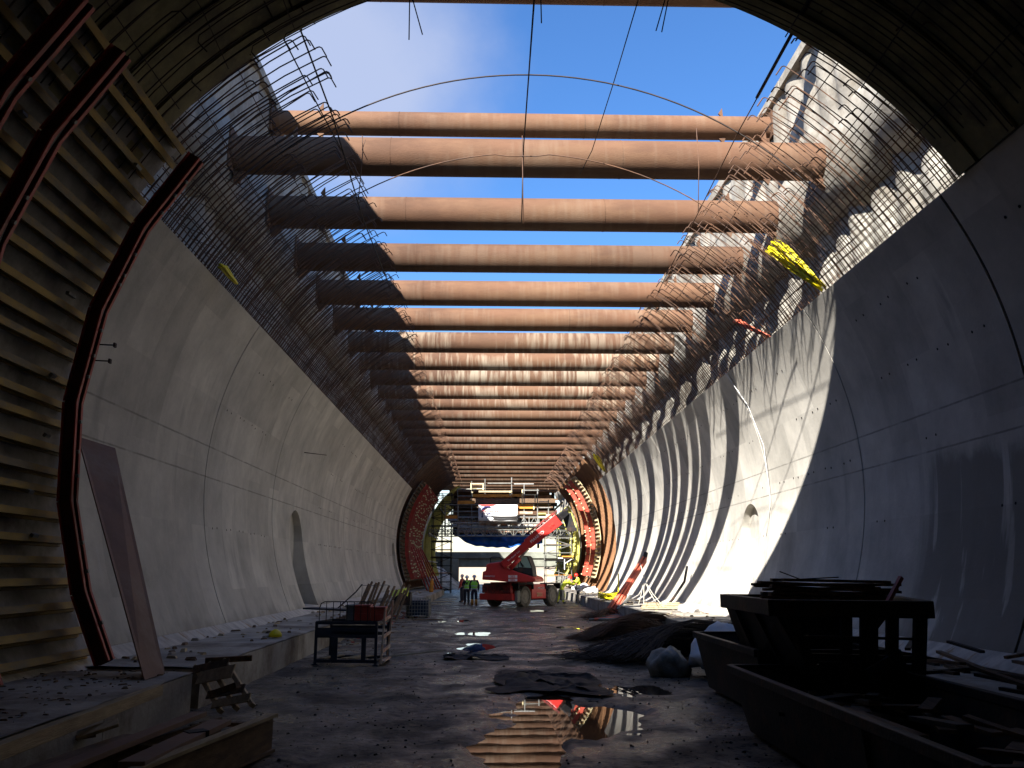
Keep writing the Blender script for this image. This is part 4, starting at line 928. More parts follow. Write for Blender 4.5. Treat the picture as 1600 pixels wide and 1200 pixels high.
# loose stones and chips: uncountable
q = MB(); rd = random.Random(11)
for i in range(2200):
    y = 7.5 + 50 * rd.random() ** 2.0; x = rd.uniform(-4.2, 5.4)
    if rd.random() < .5: x = rd.choice((-1.2, 2.6, 3.4, -3.0)) + rd.gauss(0, .6)
    s = rd.uniform(.006, .020) * (1.6 if rd.random() < .06 else 1); z = gh(x, y)
    if z < -.01: continue
    M = Matrix.Rotation(rd.uniform(0, 6), 3, 'Z') @ Matrix.Rotation(rd.uniform(0, 1), 3, 'X'); q.box((x, y, z + s * .3), (s * rd.uniform(1, 2.4), s * rd.uniform(1, 1.8), s), M, 0 if rd.random() < .9 else 1, .6)
tag(q.build('debris_gravel', [blackp, pile_m], fixn=False), kind='stuff')
q = MB()
for i in range(320):
    y = rd.uniform(14, 64); sd = rd.random() < .5; x = rd.uniform(-6.1, -4.5) if sd else rd.uniform(5.8, 7.7); z = .62
    if y < 19 and not sd: continue
    if sd and 40 < y < 47: continue
    s = rd.uniform(.03, .09); M = Matrix.Rotation(rd.uniform(0, 6), 3, 'Z'); q.box((x, y, z + s * .2), (s * rd.uniform(1, 4), s, s * .6), M, rd.choice((0, 1, 2)), .7)
for i in range(160):
    y = rd.uniform(24, 46); x = -4.2 + abs(rd.gauss(0, .35)); s = rd.uniform(.03, .12); M = Matrix.Rotation(rd.uniform(0, 6), 3, 'Z'); q.box((x, y, s * .3), (s * rd.uniform(1, 4), s, s * .6), M, rd.choice((0, 1, 2, 3)), .7)
for i in range(260):
    y = rd.uniform(5.5, 12.8); x = rd.uniform(-6.3, -4.3); s = rd.uniform(.008, .03); M = Matrix.Rotation(rd.uniform(0, 6), 3, 'Z'); q.box((x, y, .635 + s * .2), (s * rd.uniform(1, 5), s, s * .6), M, rd.choice((0, 1, 1, 1)), .7)
tag(q.build('rubble', [pile_m, timber_b, timber_l, red_m], fixn=False), kind='stuff')
for (px, py, L, an, lb, m) in [(690, 940, 1.9, .5, 'pale pallet board on the floor near the workers', timber_l), (683, 944, 1.8, .4, 'second pale board on the floor near the workers, closer to the crate', timber_l), (700, 936, 1.5, .7, 'short pale board leaning over the others near the workers', timber_l), (668, 968, 1.3, .2, 'brown plank on the floor in front of the mesh crate', timber_b), (640, 1022, 2.6, .9, 'thin pale bar lying on the floor right of the stillage', galvd_m)]:
    p = F(px, py, .06); d = V(math.cos(an), math.sin(an), 0) * L / 2; plank(p - d, p + d, .14 if m is not galvd_m else .03, .04, lb, m)

# ================================================================ TELEHANDLER
tm = thing('telehandler', 'red rotating telehandler with its long boom raised to the right formwork', 'telehandler', P(815, 940, 50) * 1.0)
tm.location.z = 0
A0 = F(817, 946, 0); A0.y = 50.5; A0.x = P(817, 930, 50.5).x
u = V(.60, .80, 0); w_ = V(-.80, .60, 0); WB = 2.9; TR = 2.0
def wheel(c, steer=0):
    q = MB(); ax = w_.copy(); r = .60; wt_ = .40; prof = [(r * .62, -wt_ / 2), (r * .93, -wt_ / 2), (r, -wt_ * .32), (r, wt_ * .32), (r * .93, wt_ / 2), (r * .62, wt_ / 2)]
    e1 = V(0, 0, 1); e2 = ax.cross(e1); n = 36; vs = []
    for k in range(n):
        a = 2 * math.pi * k / n
        for (rr, o_) in prof:
            lug = .03 * (1 if k % 2 else -1) if rr > r * .95 else 0; vs.append(c + ax * o_ + (e1 * math.cos(a) + e2 * math.sin(a)) * (rr + lug))
    m_ = len(prof); fs = [(k * m_ + j, k * m_ + j + 1, ((k + 1) % n) * m_ + j + 1, ((k + 1) % n) * m_ + j) for k in range(n) for j in range(m_ - 1)]
    q.add(vs, fs); o = q.build('wheel', tyre_m, tm, False)
    q = MB()
    for s in (-1, 1):
        q.tube([c + ax * (-s * wt_ * .42), c + ax * (-s * wt_ * .30)], [r * .64, r * .5], 24); q.tube([c + ax * (-s * wt_ * .30), c + ax * (-s * wt_ * .46)], [.20, .17], 14)
    q.build('rim', rim_m, o, False)
    return o
wc = [A0 + u * a + w_ * b_ + V(0, 0, .6) for a in (0, WB) for b_ in (0, TR)]
for c in wc: c.z = .6; wheel(c)
ctr = A0 + u * WB / 2 + w_ * TR / 2; ctr.z = 0
def cb(q, a0, a1, b0, b1, z0, z1, mi=0):   # box in chassis coordinates
    c = ctr + u * (a0 + a1) / 2 + w_ * (b0 + b1) / 2 + V(0, 0, (z0 + z1) / 2); M = Matrix((u, w_, V(0, 0, 1))).transposed(); q.box(c, (a1 - a0, b1 - b0, z1 - z0), M, mi)
q = MB(); cb(q, -2.6, 2.5, -.55, .55, .55, 1.15); cb(q, -.75, .75, -1.15, 1.15, .45, 1.28); q.build('chassis', machine, tm, bevel=.04)
for a in (-WB / 2, WB / 2):
    for b_ in (-1, 1):
        q = MB(); cb(q, a - .78, a + .78, b_ * 1.0 - .24, b_ * 1.0 + .24, 1.27, 1.34); cb(q, a - .80, a - .70, b_ * 1.0 - .24, b_ * 1.0 + .24, 1.0, 1.3); cb(q, a + .70, a + .80, b_ * 1.0 - .24, b_ * 1.0 + .24, 1.0, 1.3); q.build('mudguard', blk_m, tm, bevel=.02)
q = MB(); cb(q, -2.75, -2.25, -1.15, 1.15, .42, .78); cb(q, -2.6, -2.3, -.9, .9, .78, 1.2); q.build('stabiliser_beam', machine, tm, bevel=.03)
q = MB(); cb(q, 2.3, 2.6, -1.3, -1.1, .3, .9); q.build('stabiliser_leg', galvd_m, tm, bevel=.03)
q = MB(); cb(q, -2.5, -2.2, -1.35, -1.15, .3, .95); q.build('stabiliser_leg', galvd_m, tm, bevel=.03)
q = MB(); cb(q, -2.3, -.6, -.7, .7, 1.1, 1.4); cb(q, -2.68, -2.6, -1.0, 1.0, .8, 1.25); cb(q, -2.2, 2.2, -.4, .4, .35, .6)
for k in range(14): cb(q, -2.72, -2.66, -1.0 + k * .14, -.93 + k * .14, .85 + .2 * random.random(), 1.1 + .2 * random.random())
q.build('hydraulic_block', machd, tm, bevel=.02)
q = MB(); q.tube([ctr + V(0, 0, 1.1), ctr + V(0, 0, 1.5)], .62, 24); q.build('slew_ring', blk_m, tm)
YT = 49.0; ex = V(.28, 1, 0)
def tp(pts, Y, dep, q, mi=0): q.prism([P(a, b_, Y) for a, b_ in pts], ex * dep, mi)
body = [(753, 906), (754, 893), (758.5, 892), (760, 881.5), (766, 879.5), (783, 877.5), (794, 888.5), (812, 895), (833, 901.5), (836.5, 905), (836.5, 909.5), (794, 909.5), (770, 907)]
q = MB(); tp(body, YT, 2.2, q); q.build('turret', machine, tm, bevel=.05)
cab = thing  # placeholder name guard
q = MB(); tp([(799, 892.5), (804, 884), (810, 871.5), (814, 868.5), (823, 868.2), (826, 871), (831.5, 887), (833, 900.5), (812, 894.6)], YT + .12, .95, q)
cabo = q.build('cab', blk_m, tm, bevel=.03)
q = MB(); tp([(811, 872), (813.5, 869.8), (822.5, 869.5), (830.5, 887.5), (810.5, 886)], YT + .10, .01, q); tp([(803, 887), (809.5, 874), (809.3, 887)], YT + .10, .01, q); q.build('window', glass_m, cabo)
q = MB(); tp([(812.5, 876), (815, 884), (820, 886)], YT + .08, .01, q); q.tube([P(812, 872, YT + .06), P(814, 880, YT + .06), P(817, 886, YT + .06)], .03, 6); q.build('pillar', blk_m, cabo)
q = MB(); q.tube([P(767, 879, YT + .3), P(766, 872, YT + .3), P(770, 870.3, YT + .3), P(780, 870.6, YT + .3), P(786, 874, YT + .3)], .035, 6); q.tube([P(767, 879, YT + 1.3), P(766, 872, YT + 1.3), P(770, 870.3, YT + 1.3), P(780, 870.6, YT + 1.3), P(786, 874, YT + 1.3)], .035, 6); q.tube([P(766, 872, YT + .3), P(766, 872, YT + 1.3)], .03, 6); q.build('guard_rail', blk_m, tm)
# boom : lower stage, thicker outer stage, black head
def boomseg(p0, p1, wpx, Y0, Y1, dep, nm, m, bev=.03, parent=tm):
    a_ = P(*p0, Y0); b_ = P(*p1, Y1); d = (b_ - a_).normalized(); upv = V(1, 0, 0).cross(d) ; upv = V(-d.z, 0, d.x).normalized(); h = wpx / 27.0 / 2
    q = MB(); e = V(0, dep, 0); f_ = V(0, 0, 0)
    q.prism([a_ - upv * h * .8, a_ - upv * h * .45 - d * .05, a_ + upv * h * .8, a_ + upv * h, b_ + upv * h, b_ - upv * h], e); return q.build(nm, m, parent, bevel=bev), a_, b_, d, upv, h
YB = YT - .25
bo, a_, b_, d_, up_, h_ = boomseg((786, 883.5), (830, 845), 12.5, YB, YB - .2, .62, 'boom', machine)
o2, a2, b2, d2, up2, h2 = boomseg((824.5, 851), (873, 811), 18, YB - .12, YB - .4, .72, 'boom_stage', machine)
q = MB(); q.bar(P(826, 836, YB + .3) + up2 * .12, P(872, 800, YB + .1) + up2 * .1, .5, .10, up2); q.build('boom_cover', machd, tm)
q = MB(); q.bar(b2, P(884, 801, YB - .3) + V(0, .35, 0), .42, .34, up2); q.bar(P(872, 806, YB), P(887, 794.5, YB) , .3, .18, up2); q.build('boom_head', blk_m, tm, bevel=.02)
q = MB(); q.bar(P(885, 803, YB + .1), P(893, 828, YB + .1), .5, .28, (0, 1, 0)); q.bar(P(889, 828, YB + .1), P(901, 827, YB + .1), .4, .22); q.build('lifting_head', blk_m, tm, bevel=.02)
q = MB(); q.tube([P(797, 889, YT - .05), P(812, 872, YT - .1)], .13, 12); q.build('lift_ram', machine, tm, True)
q = MB(); q.tube([P(812, 872, YT - .1), P(826, 857, YT - .15)], .07, 10); q.build('ram_rod', galv_m, tm, True)
q = MB(); q.box(P(841, 853, YB - .1), (.12, .2, .25)); q.build('hook', blk_m, tm, bevel=.02)
# writing on the machine
FD = V(0, -1, 0)
def decal(body_, px, py, Y, size, m, parent, right=(1, 0, 0), up=(0, 0, 1), sx=1.0):
    text(sx, body_, P(px, py, Y), right, up, size, m, parent)
decal('MANITOU', 765, 900.5, YT - .03, .125, letter, tm, (1, 0, 0), sx=1.0)
decal('MRT', 764, 887.5, YT - .035, .16, letterr, tm)
rb_ = (b_ - a_); rb_.y = 0; decal('Mrt Power Line', 803, 868.5, YB - .13, .135, letter, bo, rb_, up_)
rb2 = (b2 - a2); rb2.y = 0; decal('MANITOU', 841, 837.5, YB - .26, .24, letter, o2, rb2, up2)
decal('2150', 861.5, 820.5, YB - .42, .17, letterr, o2, rb2, up2)
for (x_, y_) in ((794.5, 898.5), (794.5, 904)):
    q = MB()
    wpx, hpx = (13.5, 4.6) if x_ > 780 else (8.5, 7); c = P(x_ + wpx / 2, y_ + hpx / 2, YT - .012); q.box(c, (wpx / 27, .012, hpx / 27 * .85)); q.build('number_panel', letter, tm)
decal('385', 801, 901, YT - .035, .19, letterr, tm); decal('885', 801, 906.3, YT - .035, .17, letterr, tm)
ctext = ctr - w_ * 1.16
text(1, 'MRT 2150', ctext + V(0, 0, 1.05) + u * .2, u, (0, 0, 1), .16, letter, tm); text(1, '2011', ctext + V(0, 0, .68) + u * .05, u, (0, 0, 1), .30, cream_m, tm)

# ================================================================ PEOPLE
def person(loc, h, pose, label, cloth, legs, boots, helmet, facing=0, vest=True):
    """pose: dict of joint offsets; body is one skinned surface. Units scaled from 1.8 m"""
    k = h / 1.8
    root = thing('person', label, 'person', loc)
    J = dict(pelvis=V(0, 0, .95), waist=V(0, 0, 1.10), chest=V(0, 0, 1.32), neck=V(0, 0, 1.50), head=V(0, .01, 1.60), crown=V(0, .01, 1.74),
             shl=V(-.19, 0, 1.44), shr=V(.19, 0, 1.44), ell=V(-.26, .02, 1.17), elr=V(.26, .02, 1.17), hal=V(-.25, .12, .93), har=V(.25, .12, .93), hil=V(-.10, 0, .92), hir=V(.10, 0, .92),
             knl=V(-.11, .02, .50), knr=V(.11, .02, .50), anl=V(-.12, 0, .09), anr=V(.12, 0, .09), tol=V(-.13, .17, .04), tor=V(.13, .17, .04))
    for kk, v in pose.items(): J[kk] = Vector(v)
    rad = dict(pelvis=.15, waist=.14, chest=.16, neck=.06, head=.085, crown=.06, shl=.08, shr=.08, ell=.05, elr=.05, hal=.035, har=.035, hil=.10, hir=.10, knl=.07, knr=.07, anl=.05, anr=.05, tol=.04, tor=.04)
    names = list(J); idx = {n_: i for i, n_ in enumerate(names)}
    ed = [('pelvis', 'waist'), ('waist', 'chest'), ('chest', 'neck'), ('neck', 'head'), ('head', 'crown'), ('chest', 'shl'), ('chest', 'shr'), ('shl', 'ell'), ('shr', 'elr'), ('ell', 'hal'), ('elr', 'har'), ('pelvis', 'hil'), ('pelvis', 'hir'), ('hil', 'knl'), ('hir', 'knr'), ('knl', 'anl'), ('knr', 'anr'), ('anl', 'tol'), ('anr', 'tor')]
    Rz = Matrix.Rotation(facing, 3, 'Z')
    def build(nm, sub_edges, infl, m, extra=None):
        used = sorted({a for e in sub_edges for a in e}, key=lambda a: idx[a]); lo = {a: i for i, a in enumerate(used)}
        vs = [Rz @ (J[a] * k) for a in used]; es = [(lo[a], lo[c]) for a, c in sub_edges]; rr = [(rad[a] + infl) * k for a in used]
        if extra:   # fingers etc as separate chains in same mesh
            for (host, pts, r_) in extra:
                prev = lo[host]
                for p_ in pts: vs.append(Rz @ ((J[host] + Vector(p_)) * k)); rr.append(r_ * k); es.append((prev, len(vs) - 1)); prev = len(vs) - 1
        me = bpy.data.meshes.new(nm); me.from_pydata(vs, es, []); o = bpy.data.objects.new(nm, me); COL.objects.link(o)
        o.modifiers.new('s', 'SKIN'); sv = me.skin_vertices[0].data
        for i, r_ in enumerate(rr): sv[i].radius = (r_, r_ * (.8 if i < len(used) and used[i] in ('chest', 'pelvis', 'waist') else 1))
        sv[0].use_root = True; sb = o.modifiers.new('u', 'SUBSURF'); sb.levels = 2; sb.render_levels = 2
        bpy.context.view_layer.update(); m2 = bpy.data.meshes.new_from_object(o.evaluated_get(bpy.context.evaluated_depsgraph_get())); o.modifiers.clear(); o.data = m2
        m2.materials.clear(); m2.materials.append(m); m2.polygons.foreach_set('use_smooth', [True] * len(m2.polygons)); o.parent = root; return o
    fing = []
    for h_, s in (('hal', -1), ('har', 1)):
        dr = (J[h_] - J['ell' if s < 0 else 'elr']).normalized(); sd_ = dr.cross(V(0, 1, 0)); sd_ = sd_.normalized() if sd_.length > .1 else V(1, 0, 0)
        for i in range(4): fing.append((h_, [dr * .04 + sd_ * (i - 1.5) * .022, dr * (.09 + .01 * (i in (1, 2))) + sd_ * (i - 1.5) * .026, dr * .12 + sd_ * (i - 1.5) * .024 + V(0, .02, 0)], .009))
        fing.append((h_, [dr * .01 + V(0, .03, 0), dr * .05 + V(0, .055, 0)], .010))
    build('body', ed, 0, skin_m, fing)
    build('trousers', [e for e in ed if e in (('pelvis', 'hil'), ('pelvis', 'hir'), ('hil', 'knl'), ('hir', 'knr'), ('knl', 'anl'), ('knr', 'anr'), ('pelvis', 'waist'))], .022, legs)
    build('jacket', [e for e in ed if e in (('waist', 'chest'), ('chest', 'shl'), ('chest', 'shr'), ('shl', 'ell'), ('shr', 'elr'), ('ell', 'hal'), ('elr', 'har'), ('pelvis', 'waist'))], .028, cloth if not vest else navy)
    if vest: build('vest', [('pelvis', 'waist'), ('waist', 'chest'), ('chest', 'shl'), ('chest', 'shr')], .048, cloth)
    for s in ('l', 'r'): build('boot', [('an' + s, 'to' + s)], .03, boots)
    if boots is boot_m:
        for s in ('l', 'r'):
            q = MB(); a1 = Rz @ (J['an' + s] * k); a2 = Rz @ (J['kn' + s].lerp(J['an' + s], .3) * k); q.tube([a1, a2], [.075 * k, .09 * k], 12); o = q.build('boot_shaft', boots, None, True); o.parent = root
    hd = Rz @ (J['crown'] * k); hn = Rz @ ((J['crown'] - J['head']).normalized()); q = MB()
    q.tube([hd - hn * .07, hd - hn * .02, hd + hn * .04, hd + hn * .085, hd + hn * .10], [.125 * k, .125 * k, .11 * k, .06 * k, .01], 16); q.tube([hd - hn * .075, hd - hn * .06], .145 * k, 16)
    o = q.build('helmet', helmet, None, True); o.parent = root
    # face: nose, eyes, mouth
    fw = Rz @ V(0, 1, 0); hc = Rz @ (J['head'] * k); q = MB(); q.tube([hc + fw * .085 + V(0, 0, .05), hc + fw * .115 + V(0, 0, .02), hc + fw * .09], [.008, .016, .012], 8); o = q.build('nose', skin_m, None, True); o.parent = root
    q = MB(); rx = Rz @ V(1, 0, 0)
    for s in (-1, 1): q.box(hc + fw * .088 + rx * s * .032 + V(0, 0, .05), (.018, .012, .008))
    q.box(hc + fw * .09 + V(0, 0, -.025), (.04, .01, .007)); o = q.build('eyes_and_mouth', hole_m, None); o.parent = root
    if vest:
        for z in (1.0, 1.17):
            q = MB(); n_ = 20; c = Rz @ (J['waist'] * k); vs = []
            for kk in range(n_):
                a = 2 * math.pi * kk / n_
                for dz in (-.022, .022): vs.append(Rz @ (V(math.cos(a) * .21, math.sin(a) * .175, z + dz) * k))
            q.add(vs, [(2 * i, 2 * ((i + 1) % n_), 2 * ((i + 1) % n_) + 1, 2 * i + 1) for i in range(n_)]); o = q.build('reflective_band', reflect, None); o.parent = root
    return root
pA = F(742, 943, 0); pA.y = 53.0; pA.x = P(741, 920, 53).x
person(pA, 1.78, {}, 'worker seen from behind in green hi-vis vest, white helmet and orange boots', hiviz, navy, boot_m, helm_w, 0)
xB = P(729.5, 920, 54.5).x
person(V(xB, 54.6, 0), 1.74, dict(elr=(.26, .12, 1.2), har=(.12, .26, 1.22), ell=(-.26, .1, 1.2), hal=(-.10, .25, 1.2)), 'dark clothed worker in hi-vis vest and harness straps standing left of the other', hiviz, navy, navy, helm_w, .2)
q = MB(); 
for s in (-1, 1): q.bar(V(xB + s * .16, 54.39, 1.5), V(xB - s * .02, 54.37, 1.22), .05, .02, (0, 1, 0))
hs_ = q.build('harness_strap', blk_m); tag(hs_, 'dark crossed harness straps on the back of the left worker', 'harness')
xC = P(722, 910, 58).x
person(V(xC, 58.5, 0), 1.8, {}, 'worker in dark red jacket partly hidden behind the vested worker', red_m, navy, navy, helm_w, 1.2, False)
# two leaning workers at the right formwork (facing +x)
bend = dict(waist=(0, .10, 1.10), chest=(0, .32, 1.30), neck=(0, .46, 1.42), head=(0, .55, 1.50), crown=(0, .60, 1.63), shl=(-.19, .38, 1.38), shr=(.19, .38, 1.38), ell=(-.20, .60, 1.18), elr=(.20, .62, 1.2), hal=(-.12, .86, 1.2), har=(.12, .86, 1.22), knl=(-.12, -.05, .52), anl=(-.14, -.28, .09), tol=(-.14, -.10, .04), knr=(.1, .16, .52), anr=(.1, .06, .09), tor=(.1, .24, .04))
xD = P(877, 915, 56).x
person(V(xD, 56, .0), 1.82, bend, 'worker in bright yellow suit and red helmet bending towards the red formwork', hiviy, hiviy, navy, helm_r, R(-80), False)
xE = P(903, 915, 57).x
person(V(xE, 56.8, .15), 1.72, dict(elr=(.26, .15, 1.25), har=(.15, .36, 1.28), ell=(-.26, .15, 1.25), hal=(-.15, .36, 1.28), neck=(0, .06, 1.5), head=(0, .10, 1.6), crown=(0, .13, 1.73)), 'worker in yellow jacket, dark trousers and red helmet facing the bending worker', hiviy, navy, navy, helm_r, R(95), False)

# ================================================================ FAR: rebar mat right, red formwork
rm = thing('rebar_mat', 'tall curved mat of rusty rebar beyond the sunlit wall', 'rebar mat', (8.3, 60.5, .58))
q = MB(); nn_ = 40
def matf(u_, v_): t = -26 + 70 * v_; return ring(t, 8.42, 60.4 + 23.6 * u_)
q.grid(matf, 30, 40); q.build('backing_sheet', rust_o, rm, True)
q = MB(); y = 60.5
while y < 84: q.tube([ring(t, 8.06, y) for t in range(-26, 46, 5)], .022, 3); y += .3
q.build('upright_bars', rust_o, rm, fixn=False)['kind'] = 'stuff'
q = MB()
for t in range(-25, 44, 1): q.tube([ring(t + random.uniform(-.15, .15), 8.09, 60.4), ring(t, 8.09, 84)], .018, 3)
q.build('cross_bars', rust_o, rm, fixn=False)
q = MB()
for y in [60.6 + .33 * k for k in range(70)]: hooked_bar(q, 1, y, 8.1, 42, 54, .25, .02, 3, .3)
q.build('hooked_ends', rebar_m, rm, fixn=False)['kind'] = 'stuff'
rmL = thing('rebar_mat', 'tall curved mat of rusty rebar beyond the shaded wall, behind red formwork', 'rebar mat', (-6.9, 67, .5))
q = MB(); q.grid(lambda u_, v_: ring(180 - (-26 + 80 * v_), 8.42, 66.9 + 20 * u_), 30, 40); q.build('backing_sheet', timber_b, rmL, True)
q = MB()
for y in [67 + .33 * k for k in range(60)]: q.tube([ring(180 - t, 8.06, y) for t in range(-26, 64, 5)], .02, 3); hooked_bar(q, -1, y, 8.1, 55, 61, .25, .02, 3, .3)
q.build('upright_bars', rebar_m, rmL, fixn=False)['kind'] = 'stuff'
# brushy dark starter bars continue over both
def red_form(side, y0, y1, nribs, rr, label, tlo, thi):
    t = thing('arch_formwork', label, 'formwork', (CX + side * 6.8, y0, .5))
    for i in range(nribs):
        yc = y0 + (y1 - y0) * i / (nribs - 1)
        rb = MB(); th = [thi - (thi - tlo) * k / 9 for k in range(10)]
        for a_, b_ in zip(th, th[1:]):
            A_ = ring(a_ if side > 0 else 180 - a_, rr, yc); B_ = ring(b_ if side > 0 else 180 - b_, rr, yc); uu = ((A_ + B_) / 2 - ring(0, 0, yc)).normalized(); dd = (B_ - A_).normalized()
            rb.bar(A_ - dd * .02, B_ + dd * .02, .10, .30, uu)
            rb.bar(A_ - dd * .02 - uu * .15, B_ + dd * .02 - uu * .15, .18, .05, uu)
        bl = rb
        for k in range(26):
            if random.random() < .45: continue
            tt = tlo + (thi - tlo) * (k + random.random()) / 26; c = ring(tt if side > 0 else 180 - tt, rr - .2, yc); bl.box(c, (.08, .26, .08), mi=1)
        o = rb.build('steel_rib', [redf_m if side > 0 else red_m, cream_m], t)
    for k in range(27):
        tt = tlo + (thi - tlo) * k / 26; q = MB(); a = tt if side > 0 else 180 - tt; uu = (ring(a, 1, 0) - ring(a, 0, 0)).normalized()
        q.bar(ring(a, rr + .34, y0 - .9), ring(a, rr + .34, y1 + .3), .12, .22, uu); q.build('timber_waler', timber_b if side < 0 else timber_l, t)
    q = MB(); n_ = 30
    for k in range(n_):
        qq = []
        for tt in (tlo + (thi - tlo) * k / n_, tlo + (thi - tlo) * (k + 1) / n_):
            a = tt if side > 0 else 180 - tt; qq += [ring(a, rr + .46, y0 - .95), ring(a, rr + .49, y0 - .95), ring(a, rr + .46, y1 + .3), ring(a, rr + .49, y1 + .3)]
        q.add(qq, [(0, 1, 5, 4), (1, 3, 7, 5), (2, 6, 7, 3), (0, 4, 6, 2)])
    q.build('skin', ply_g if side < 0 else cream_m, t)
    return t
red_form(-1, 69.0, 82, 13, 7.35, 'dense red steel arch formwork beyond the shaded wall', -22, 38)
red_form(1, 68, 71.4, 2, 7.3, 'sunlit red steel arch formwork with toothed timber edge in front of the rebar mat', -20, 41)
# diagonal push props at the foot of left form
for i in range(6):
    q = MB(); yy = 69 + i * 2.2; q.tube([ring(180 + 2, 7.0, yy), V(-4.9 + .1 * i, yy + .4, .55)], .06, 8); q.box(V(-4.9 + .1 * i, yy + .4, .53), (.25, .25, .04))
    tag(q.build('push_prop', red_m, None, True), 'slanting red push prop under the dense red formwork', 'prop', 'red push props under the shaded formwork')
q = MB(); q.tube([(-4.35, 66, .5), (-4.35, 66, .7), (-4.3, 66, 1.3), (-4.3, 66, 1.5)], [.16, .16, .12, .05], 10); tag(q.build('gas_cylinder', ora_m, None, True), 'orange gas cylinder standing by the red formwork', 'gas cylinder')
# yellow formwork beyond
def yellow_form(side, Y0, Y1, label, rr, tlo=-22, thi=58, n_=16):
    t = thing('yellow_formwork', label, 'formwork', (CX + side * 6.2, Y0, .5))
    q = MB(); q.grid(lambda u_, v_: ring((tlo + (thi - tlo) * v_) if side > 0 else 180 - (tlo + (thi - tlo) * v_), rr + .12, Y0 + (Y1 - Y0) * u_), 10, 30); q.build('panel_skin', yel_m, t, True)
    for k in range(n_):
        yy = Y0 + (Y1 - Y0) * (k + .5) / n_; q = MB()
        th = [tlo + (thi - tlo) * j / 8 for j in range(9)]
        for a_, b_ in zip(th, th[1:]):
            A_ = ring(a_ if side > 0 else 180 - a_, rr, yy); B_ = ring(b_ if side > 0 else 180 - b_, rr, yy); q.bar(A_, B_, .09, .2, ((A_ + B_) / 2 - ring(0, 0, yy)).normalized())
        q.build('yellow_beam', yel_m, t)
    for tt in (-10, 12, 34):
        q = MB(); a = tt if side > 0 else 180 - tt; q.bar(ring(a, rr - .2, Y0), ring(a, rr - .2, Y1), .12, .14); q.build('dark_waler', blk_m, t)
    return t
yellow_form(-1, 84.6, 100, 'yellow timber arch formwork behind the left scaffold tower', 7.1)
yellow_form(1, 76.5, 99, 'yellow timber arch formwork behind the right scaffold tower', 7.0, thi=30, n_=20)
# ================================================================ SCAFFOLD
def tubeset(name, segs, r, m, parent, n=5):
    q = MB()
    for a_, b_ in segs: q.tube([a_, b_], r, n)
    return q.build(name, m, parent, fixn=False)
def tower(px0, px1, Y, Yd, py_top, label, m, lifts=7):
    x0 = P(px0, 880, Y).x; x1 = P(px1, 880, Y).x; zt = P(700, py_top, Y).z; t = thing('scaffold_tower', label, 'scaffold tower', ((x0 + x1) / 2, Y, 0))
    for x in (x0, (x0 + x1) / 2, x1):
        for y in (Y, Y + Yd): tubeset('standard', [(V(x, y, 0), V(x, y, zt))], .04, m, t)
    for k in range(lifts + 1):
        z = .3 + (zt - .4) * k / lifts; tubeset('ledger', [(V(x0 - .1, Y, z), V(x1 + .1, Y, z)), (V(x0 - .1, Y + Yd, z), V(x1 + .1, Y + Yd, z)), (V(x0, Y, z + .06), V(x0, Y + Yd, z + .06)), (V(x1, Y, z + .06), V(x1, Y + Yd, z + .06))], .035, m, t)
        if k < lifts:
            z2 = .3 + (zt - .4) * (k + 1) / lifts; s = k % 2; tubeset('brace', [(V(x0 if s else x1, Y - .05, z), V(x1 if s else x0, Y - .05, z2))], .03, m, t)
        if k in (2, 4, 6): q = MB(); q.box(((x0 + x1) / 2, Y + Yd / 2, z + .09), (abs(x1 - x0), Yd * .8, .05)); q.build('platform_board', ora_m if k == 2 else timber_b, t)
    return t
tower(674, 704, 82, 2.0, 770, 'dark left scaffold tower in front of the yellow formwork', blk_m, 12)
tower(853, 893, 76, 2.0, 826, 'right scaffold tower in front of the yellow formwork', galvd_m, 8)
pf = thing('scaffold_bridge', 'scaffold bridge on lattice girders spanning the tunnel with handrails and boards', 'scaffold bridge', (.8, 80, 4))
Yb = 80
def lattice(px0, px1, pt, pb, Y, bays, m, nm='lattice_girder'):
    a_ = P(px0, pt, Y); b_ = P(px1, pt, Y); c = P(px0, pb, Y); d = P(px1, pb, Y); q = MB(); q.tube([a_, b_], .045, 6); q.tube([c, d], .045, 6)
    for k in range(bays):
        u0, u1, um = k / bays, (k + 1) / bays, (k + .5) / bays; q.tube([c.lerp(d, u0), a_.lerp(b_, um)], .03, 4); q.tube([a_.lerp(b_, um), c.lerp(d, u1)], .03, 4); q.tube([c.lerp(d, u0), a_.lerp(b_, u0)], .03, 4)
    return q.build(nm, m, pf, fixn=False)
lattice(700, 890, 808, 823, Yb, 12, galv_m); lattice(716, 895, 824.5, 837, Yb, 14, galv_m); lattice(670, 880, 822, 831, Yb + 4, 14, galvd_m); lattice(670, 905, 828, 838, 77.5, 16, galvd_m)
for px, pt in ((696, 788), (715, 764), (737, 752), (758, 748), (799.5, 746), (819, 756), (840, 764), (857, 781), (695, 790), (716, 788), (842, 810)):
    tubeset('standard', [(P(px, 838, Yb), P(px, pt, Yb))], .05, galvd_m if px < 790 else galv_m, pf)
for (x0, x1, y_, m) in ((695, 748, 788.5, galvd_m), (695, 748, 799, galvd_m), (715, 745, 764, galvd_m), (736, 756, 756, cream_m), (803, 834, 756, galv_m), (715, 760, 775, galvd_m), (821, 838, 773, cream_m), (842, 857, 784, galv_m), (842, 860, 793, galv_m), (815, 842, 766, galvd_m), (737, 757, 763.5, cream_m), (700, 890, 817, galv_m), (762, 800, 755, galvd_m)):
    q = MB(); q.bar(P(x0, y_, Yb - .06), P(x1, y_, Yb - .06), .06, .09); q.build('handrail', m, pf)
